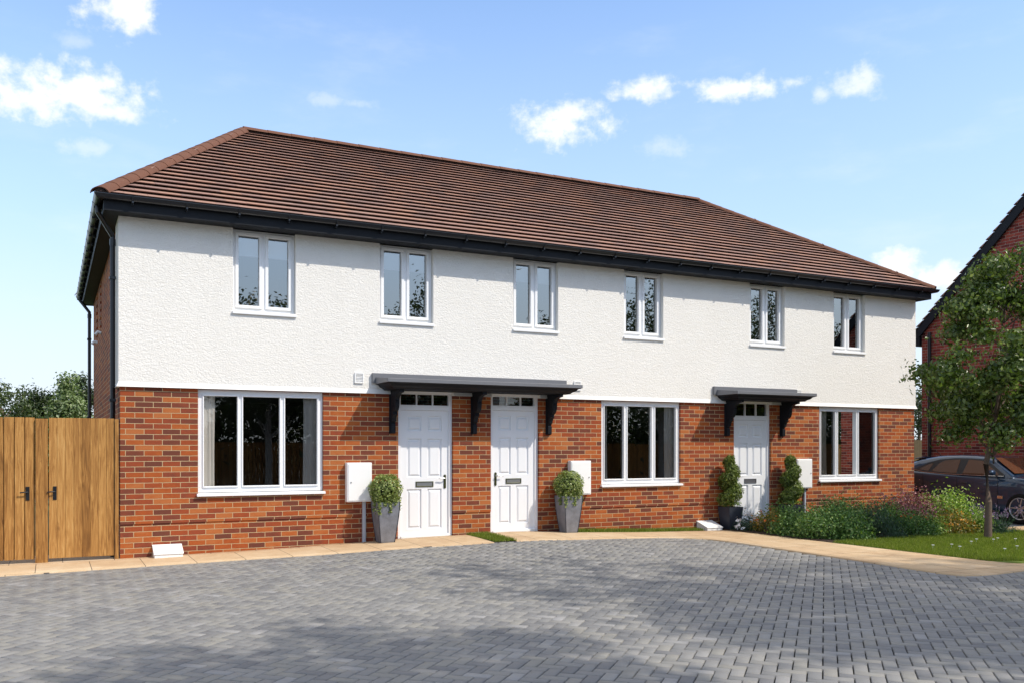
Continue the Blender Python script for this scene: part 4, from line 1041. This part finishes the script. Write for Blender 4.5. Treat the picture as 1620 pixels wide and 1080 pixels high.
# ================================================================== CAR
def car():
    t = thing('parked_car', (17.23, 0, 0), 'dark hatchback with alloy wheels parked on the driveway beside the brick gable', 'car', rz=R(-90))
    # local: x forward, y left;  world: x_world = 17.23 + y_local, y_world = -x_local
    hw = .83
    us = [-1.16, -1.10, -.95, -.75, -.3, .3, .9, 1.4, 1.76, 2.1, 2.45, 2.68, 2.80, 2.86]
    wd = [.66, .74, .79, .815, .83, .83, .83, .83, .825, .815, .78, .70, .60, .50]
    bt = [.86, .96, 1.03, 1.045, 1.02, .99, .965, .95, .955, .93, .86, .77, .66, .56]
    lo = [.32, .24, .2, .19, .18, .17, .17, .17, .17, .17, .18, .2, .24, .3]
    b = MB(); rings = []
    for u, w_, z1, z0_ in zip(us, wd, bt, lo):
        h = z1 - z0_
        half = [(0, z0_), (w_ * .85, z0_), (w_ - .02, z0_ + .06), (w_, z0_ + .3 * h), (w_ - .012, z0_ + .45 * h), (w_ - .004, z0_ + .72 * h), (w_ - .012, z0_ + .86 * h), (w_ - .05, z0_ + .96 * h), (w_ - .13, z1), (w_ * .45, z1 + .03), (0, z1 + .04)]
        ring = [(u, y, z) for y, z in half] + [(u, -y, z) for y, z in half[-2:0:-1]]
        rings.append(ring)
    m_ = len(rings[0])
    for r_ in rings: b.v += r_
    for k in range(len(rings) - 1):
        for j in range(m_): b.f.append((k * m_ + j, k * m_ + (j + 1) % m_, (k + 1) * m_ + (j + 1) % m_, (k + 1) * m_ + j))
    b.f.append(tuple(range(m_))); b.f.append(tuple((len(rings) - 1) * m_ + j for j in range(m_))[::-1])
    body = b.build('body', 'paint', t, smooth=False)
    WX = (-.48, 1.97); WR = .315
    cuts = []
    for wx in WX:
        c = MB(); c.lathe([(0, -1), (.375, -1), (.375, -.58), (0, -.58)], (wx, 0, .315), 40, 'y'); c.lathe([(0, .58), (.375, .58), (.375, 1), (0, 1)], (wx, 0, .315), 40, 'y')
        o_ = c.build('cutter', 'cartrim'); cuts.append(o_)
    sub = body.modifiers.new('sub', 'SUBSURF'); sub.levels = 2; sub.render_levels = 2
    for o_ in cuts:
        md = body.modifiers.new('cut', 'BOOLEAN'); md.operation = 'DIFFERENCE'; md.object = o_; md.solver = 'EXACT'
        md.material_mode = 'TRANSFER' if hasattr(md, 'material_mode') else 'INDEX'
    dg = bpy.context.evaluated_depsgraph_get(); dg.update()
    me2 = bpy.data.meshes.new_from_object(body.evaluated_get(dg)); body.modifiers.clear(); body.data = me2
    me2.polygons.foreach_set('use_smooth', [True] * len(me2.polygons)); body.modifiers.new('split', 'EDGE_SPLIT').split_angle = R(35)
    for o_ in cuts: bpy.data.objects.remove(o_)
    # greenhouse
    gu = [-1.02, -.80, -.54, -.2, .1, .44, .8, 1.04, 1.24, 1.5, 1.78]
    gt_ = [1.05, 1.19, 1.285, 1.345, 1.372, 1.382, 1.372, 1.352, 1.31, 1.155, .985]
    def belt(u): return float(np.interp(u, us, bt)) - .03
    def sy(z): return .765 - .26 * max(0, (z - .95)) / .4
    gb_ = MB(); rings = []
    for u, zt in zip(gu, gt_):
        zb = belt(u); ze = max(zb + .01, zt - .055)
        half = [(0, zb), (sy(zb), zb), (sy(ze), ze), (sy(ze) - .05, max(zt - .012, ze + .002)), (sy(ze) * .5, zt + .012), (0, zt + .016)]
        rings.append([(u, y, z) for y, z in half] + [(u, -y, z) for y, z in half[-2:0:-1]])
    m_ = len(rings[0])
    for r_ in rings: gb_.v += r_
    for k in range(len(rings) - 1):
        for j in range(m_): gb_.f.append((k * m_ + j, k * m_ + (j + 1) % m_, (k + 1) * m_ + (j + 1) % m_, (k + 1) * m_ + j))
    gb_.f.append(tuple(range(m_))); gb_.f.append(tuple((len(rings) - 1) * m_ + j for j in range(m_)))
    gb_.build('roof', 'paint', t, smooth=True)
    def side_poly(name, pts, m, off, side):
        mb = MB(); k = len(pts)
        o1 = [(u, side * (sy(z) + off), z) for u, z in pts]; o2 = [(u, side * (sy(z) - .02), z) for u, z in pts]
        mb.add(o1 + o2, [tuple(range(k)), tuple(range(2 * k - 1, k - 1, -1))] + [(i, (i + 1) % k, k + (i + 1) % k, k + i) for i in range(k)]); return mb.build(name, m, t)
    for s_ in (-1, 1):
        side_poly('window_surround', [(-.62, 1.055), (-.30, 1.215), (-.05, 1.28), (.3, 1.312), (.7, 1.312), (1.02, 1.29), (1.22, 1.2), (1.60, .985), (1.60, .955), (.6, .965), (-.3, 1.0)], 'cartrim', .005, s_)
        side_poly('window', [(-.14, 1.02), (-.02, 1.20), (.10, 1.262), (.46, 1.285), (.49, .99)], 'carglass', .009, s_)
        side_poly('window', [(-.50, 1.055), (-.30, 1.16), (-.17, 1.20), (-.22, 1.03)], 'carglass', .009, s_)
        side_poly('window', [(.64, .985), (.66, 1.285), (.98, 1.265), (1.18, 1.17), (1.46, 1.005), (1.46, .97)], 'carglass', .009, s_)
    for s_ in (-1, 1): MB().tube([(u, s_ * (sy(z) + .012), z) for u, z in ((-.60, 1.052), (-.3, 1.0), (.2, .975), (.6, .965), (1.2, .958), (1.60, .955))], .007, 6).build('belt_trim', 'chrome', t)
    ws = MB(); ws.quad((1.255, -.55, 1.312), (1.255, .55, 1.312), (1.765, .68, 1.0), (1.765, -.68, 1.0)); w_ = ws.build('windscreen', 'carglass', t); w_.location = (.012, 0, .018)
    rw_ = MB(); rw_.quad((-.60, -.5, 1.28), (-.60, .5, 1.28), (-.99, .6, 1.06), (-.99, -.6, 1.06)); w_ = rw_.build('rear_window', 'carglass', t); w_.location = (-.014, 0, .012)
    MB().prism([(-.50, 1.30), (-.74, 1.285), (-.76, 1.30), (-.5, 1.34)], 'y', -.5, .5).build('spoiler', 'paint', t, bevel=.008)
    for s_ in (-1, 1):
        MB().tube([(1.42, s_ * .78, .985), (1.44, s_ * .90, 1.02)], .018, 8).build('mirror_arm', 'cartrim', t)
        mm = MB(); mm.lathe([(0, -.075), (.05, -.06), (.065, 0), (.055, .05), (0, .07)], (1.45, s_ * .93, 1.03), 14, 'y'); mm.build('wing_mirror', 'paint', t, smooth=True)
        for hx in (0.0, .74):
            MB().tube([(hx - .075, s_ * .828, .79), (hx - .06, s_ * .85, .795), (hx + .06, s_ * .85, .795), (hx + .075, s_ * .828, .79)], .012, 8).build('door_handle', 'cartrim', t, smooth=True)
        gp = MB(); 
        for x_ in (-.28, .565, 1.50): gp.box(x_ - .003, x_ + .003, s_ * .8285, s_ * .8325, .28, .93)
        gp.build('door_gap', 'cartrim', t)
        MB().box(-.05, 1.55, s_ * .80, s_ * .84, .17, .25).build('side_skirt', 'cartrim', t, bevel=.01)
        MB().box(1.50, 1.62, s_ * .829, s_ * .838, .50, .56).build('side_vent', 'chrome', t, bevel=.004)
    for s_ in (-1, 1):
        MB().box(2.60, 2.74, s_ * .42, s_ * .66, .62, .74).build('headlight', 'lamp', t, bevel=.02)
        MB().box(-1.15, -1.04, s_ * .45, s_ * .72, .80, .93).build('tail_light', 'redlamp', t, bevel=.02)
    MB().box(2.80, 2.875, -.4, .4, .36, .55).build('grille', 'cartrim', t, bevel=.02)
    MB().tube([(-.42, 0, 1.33), (-.62, 0, 1.50)], .006, 6).build('aerial', 'cartrim', t)
    for wx in WX:
        for s_ in (-1, 1):
            wt = thing('wheel', (wx, s_ * .735, WR), '', ''); del wt['label']; del wt['category']; wt.parent = t; wt.rotation_euler = (0, 0, 0 if s_ > 0 else PI)
            ty = MB(); ty.lathe([(.215, .088), (.235, .095), (.285, .092), (.308, .07), (WR, .04), (WR, -.04), (.308, -.07), (.285, -.09), (.215, -.09), (.215, .088)], (0, 0, 0), 40, 'y'); ty.build('tyre', 'tyre', wt, smooth=True)
            rm_ = MB(); rm_.lathe([(.222, .092), (.216, .094), (.205, .085), (.200, .06), (.200, -.06)], (0, 0, 0), 40, 'y'); rm_.lathe([(0, .074), (.045, .072), (.05, .05)], (0, 0, 0), 16, 'y')
            for k in range(5):
                for dd in (-.15, .15):
                    a = 2 * PI * k / 5 + dd + .3; ca, sa = math.cos(a), math.sin(a); a2 = 2 * PI * k / 5 + dd * 1.45 + .3; cb, sb = math.cos(a2), math.sin(a2)
                    pr = [(ca * .04 - sa * .012, ca * .012 + sa * .04), (ca * .04 + sa * .012, -ca * .012 + sa * .04), (cb * .205 + sb * .010, sb * .205 - cb * .010), (cb * .205 - sb * .010, sb * .205 + cb * .010)]
                    rm_.prism(pr, 'y', .05, .078)
            rm_.build('rim', 'alloy', wt, bevel=.002)
            hb = MB(); hb.lathe([(0, .03), (.2, .03)], (0, 0, 0), 30, 'y'); hb.lathe([(0, .04), (.12, .04), (.12, .03)], (0, 0, 0), 24, 'y'); hb.build('brake_disc', 'cartrim', wt)
    return t
car()
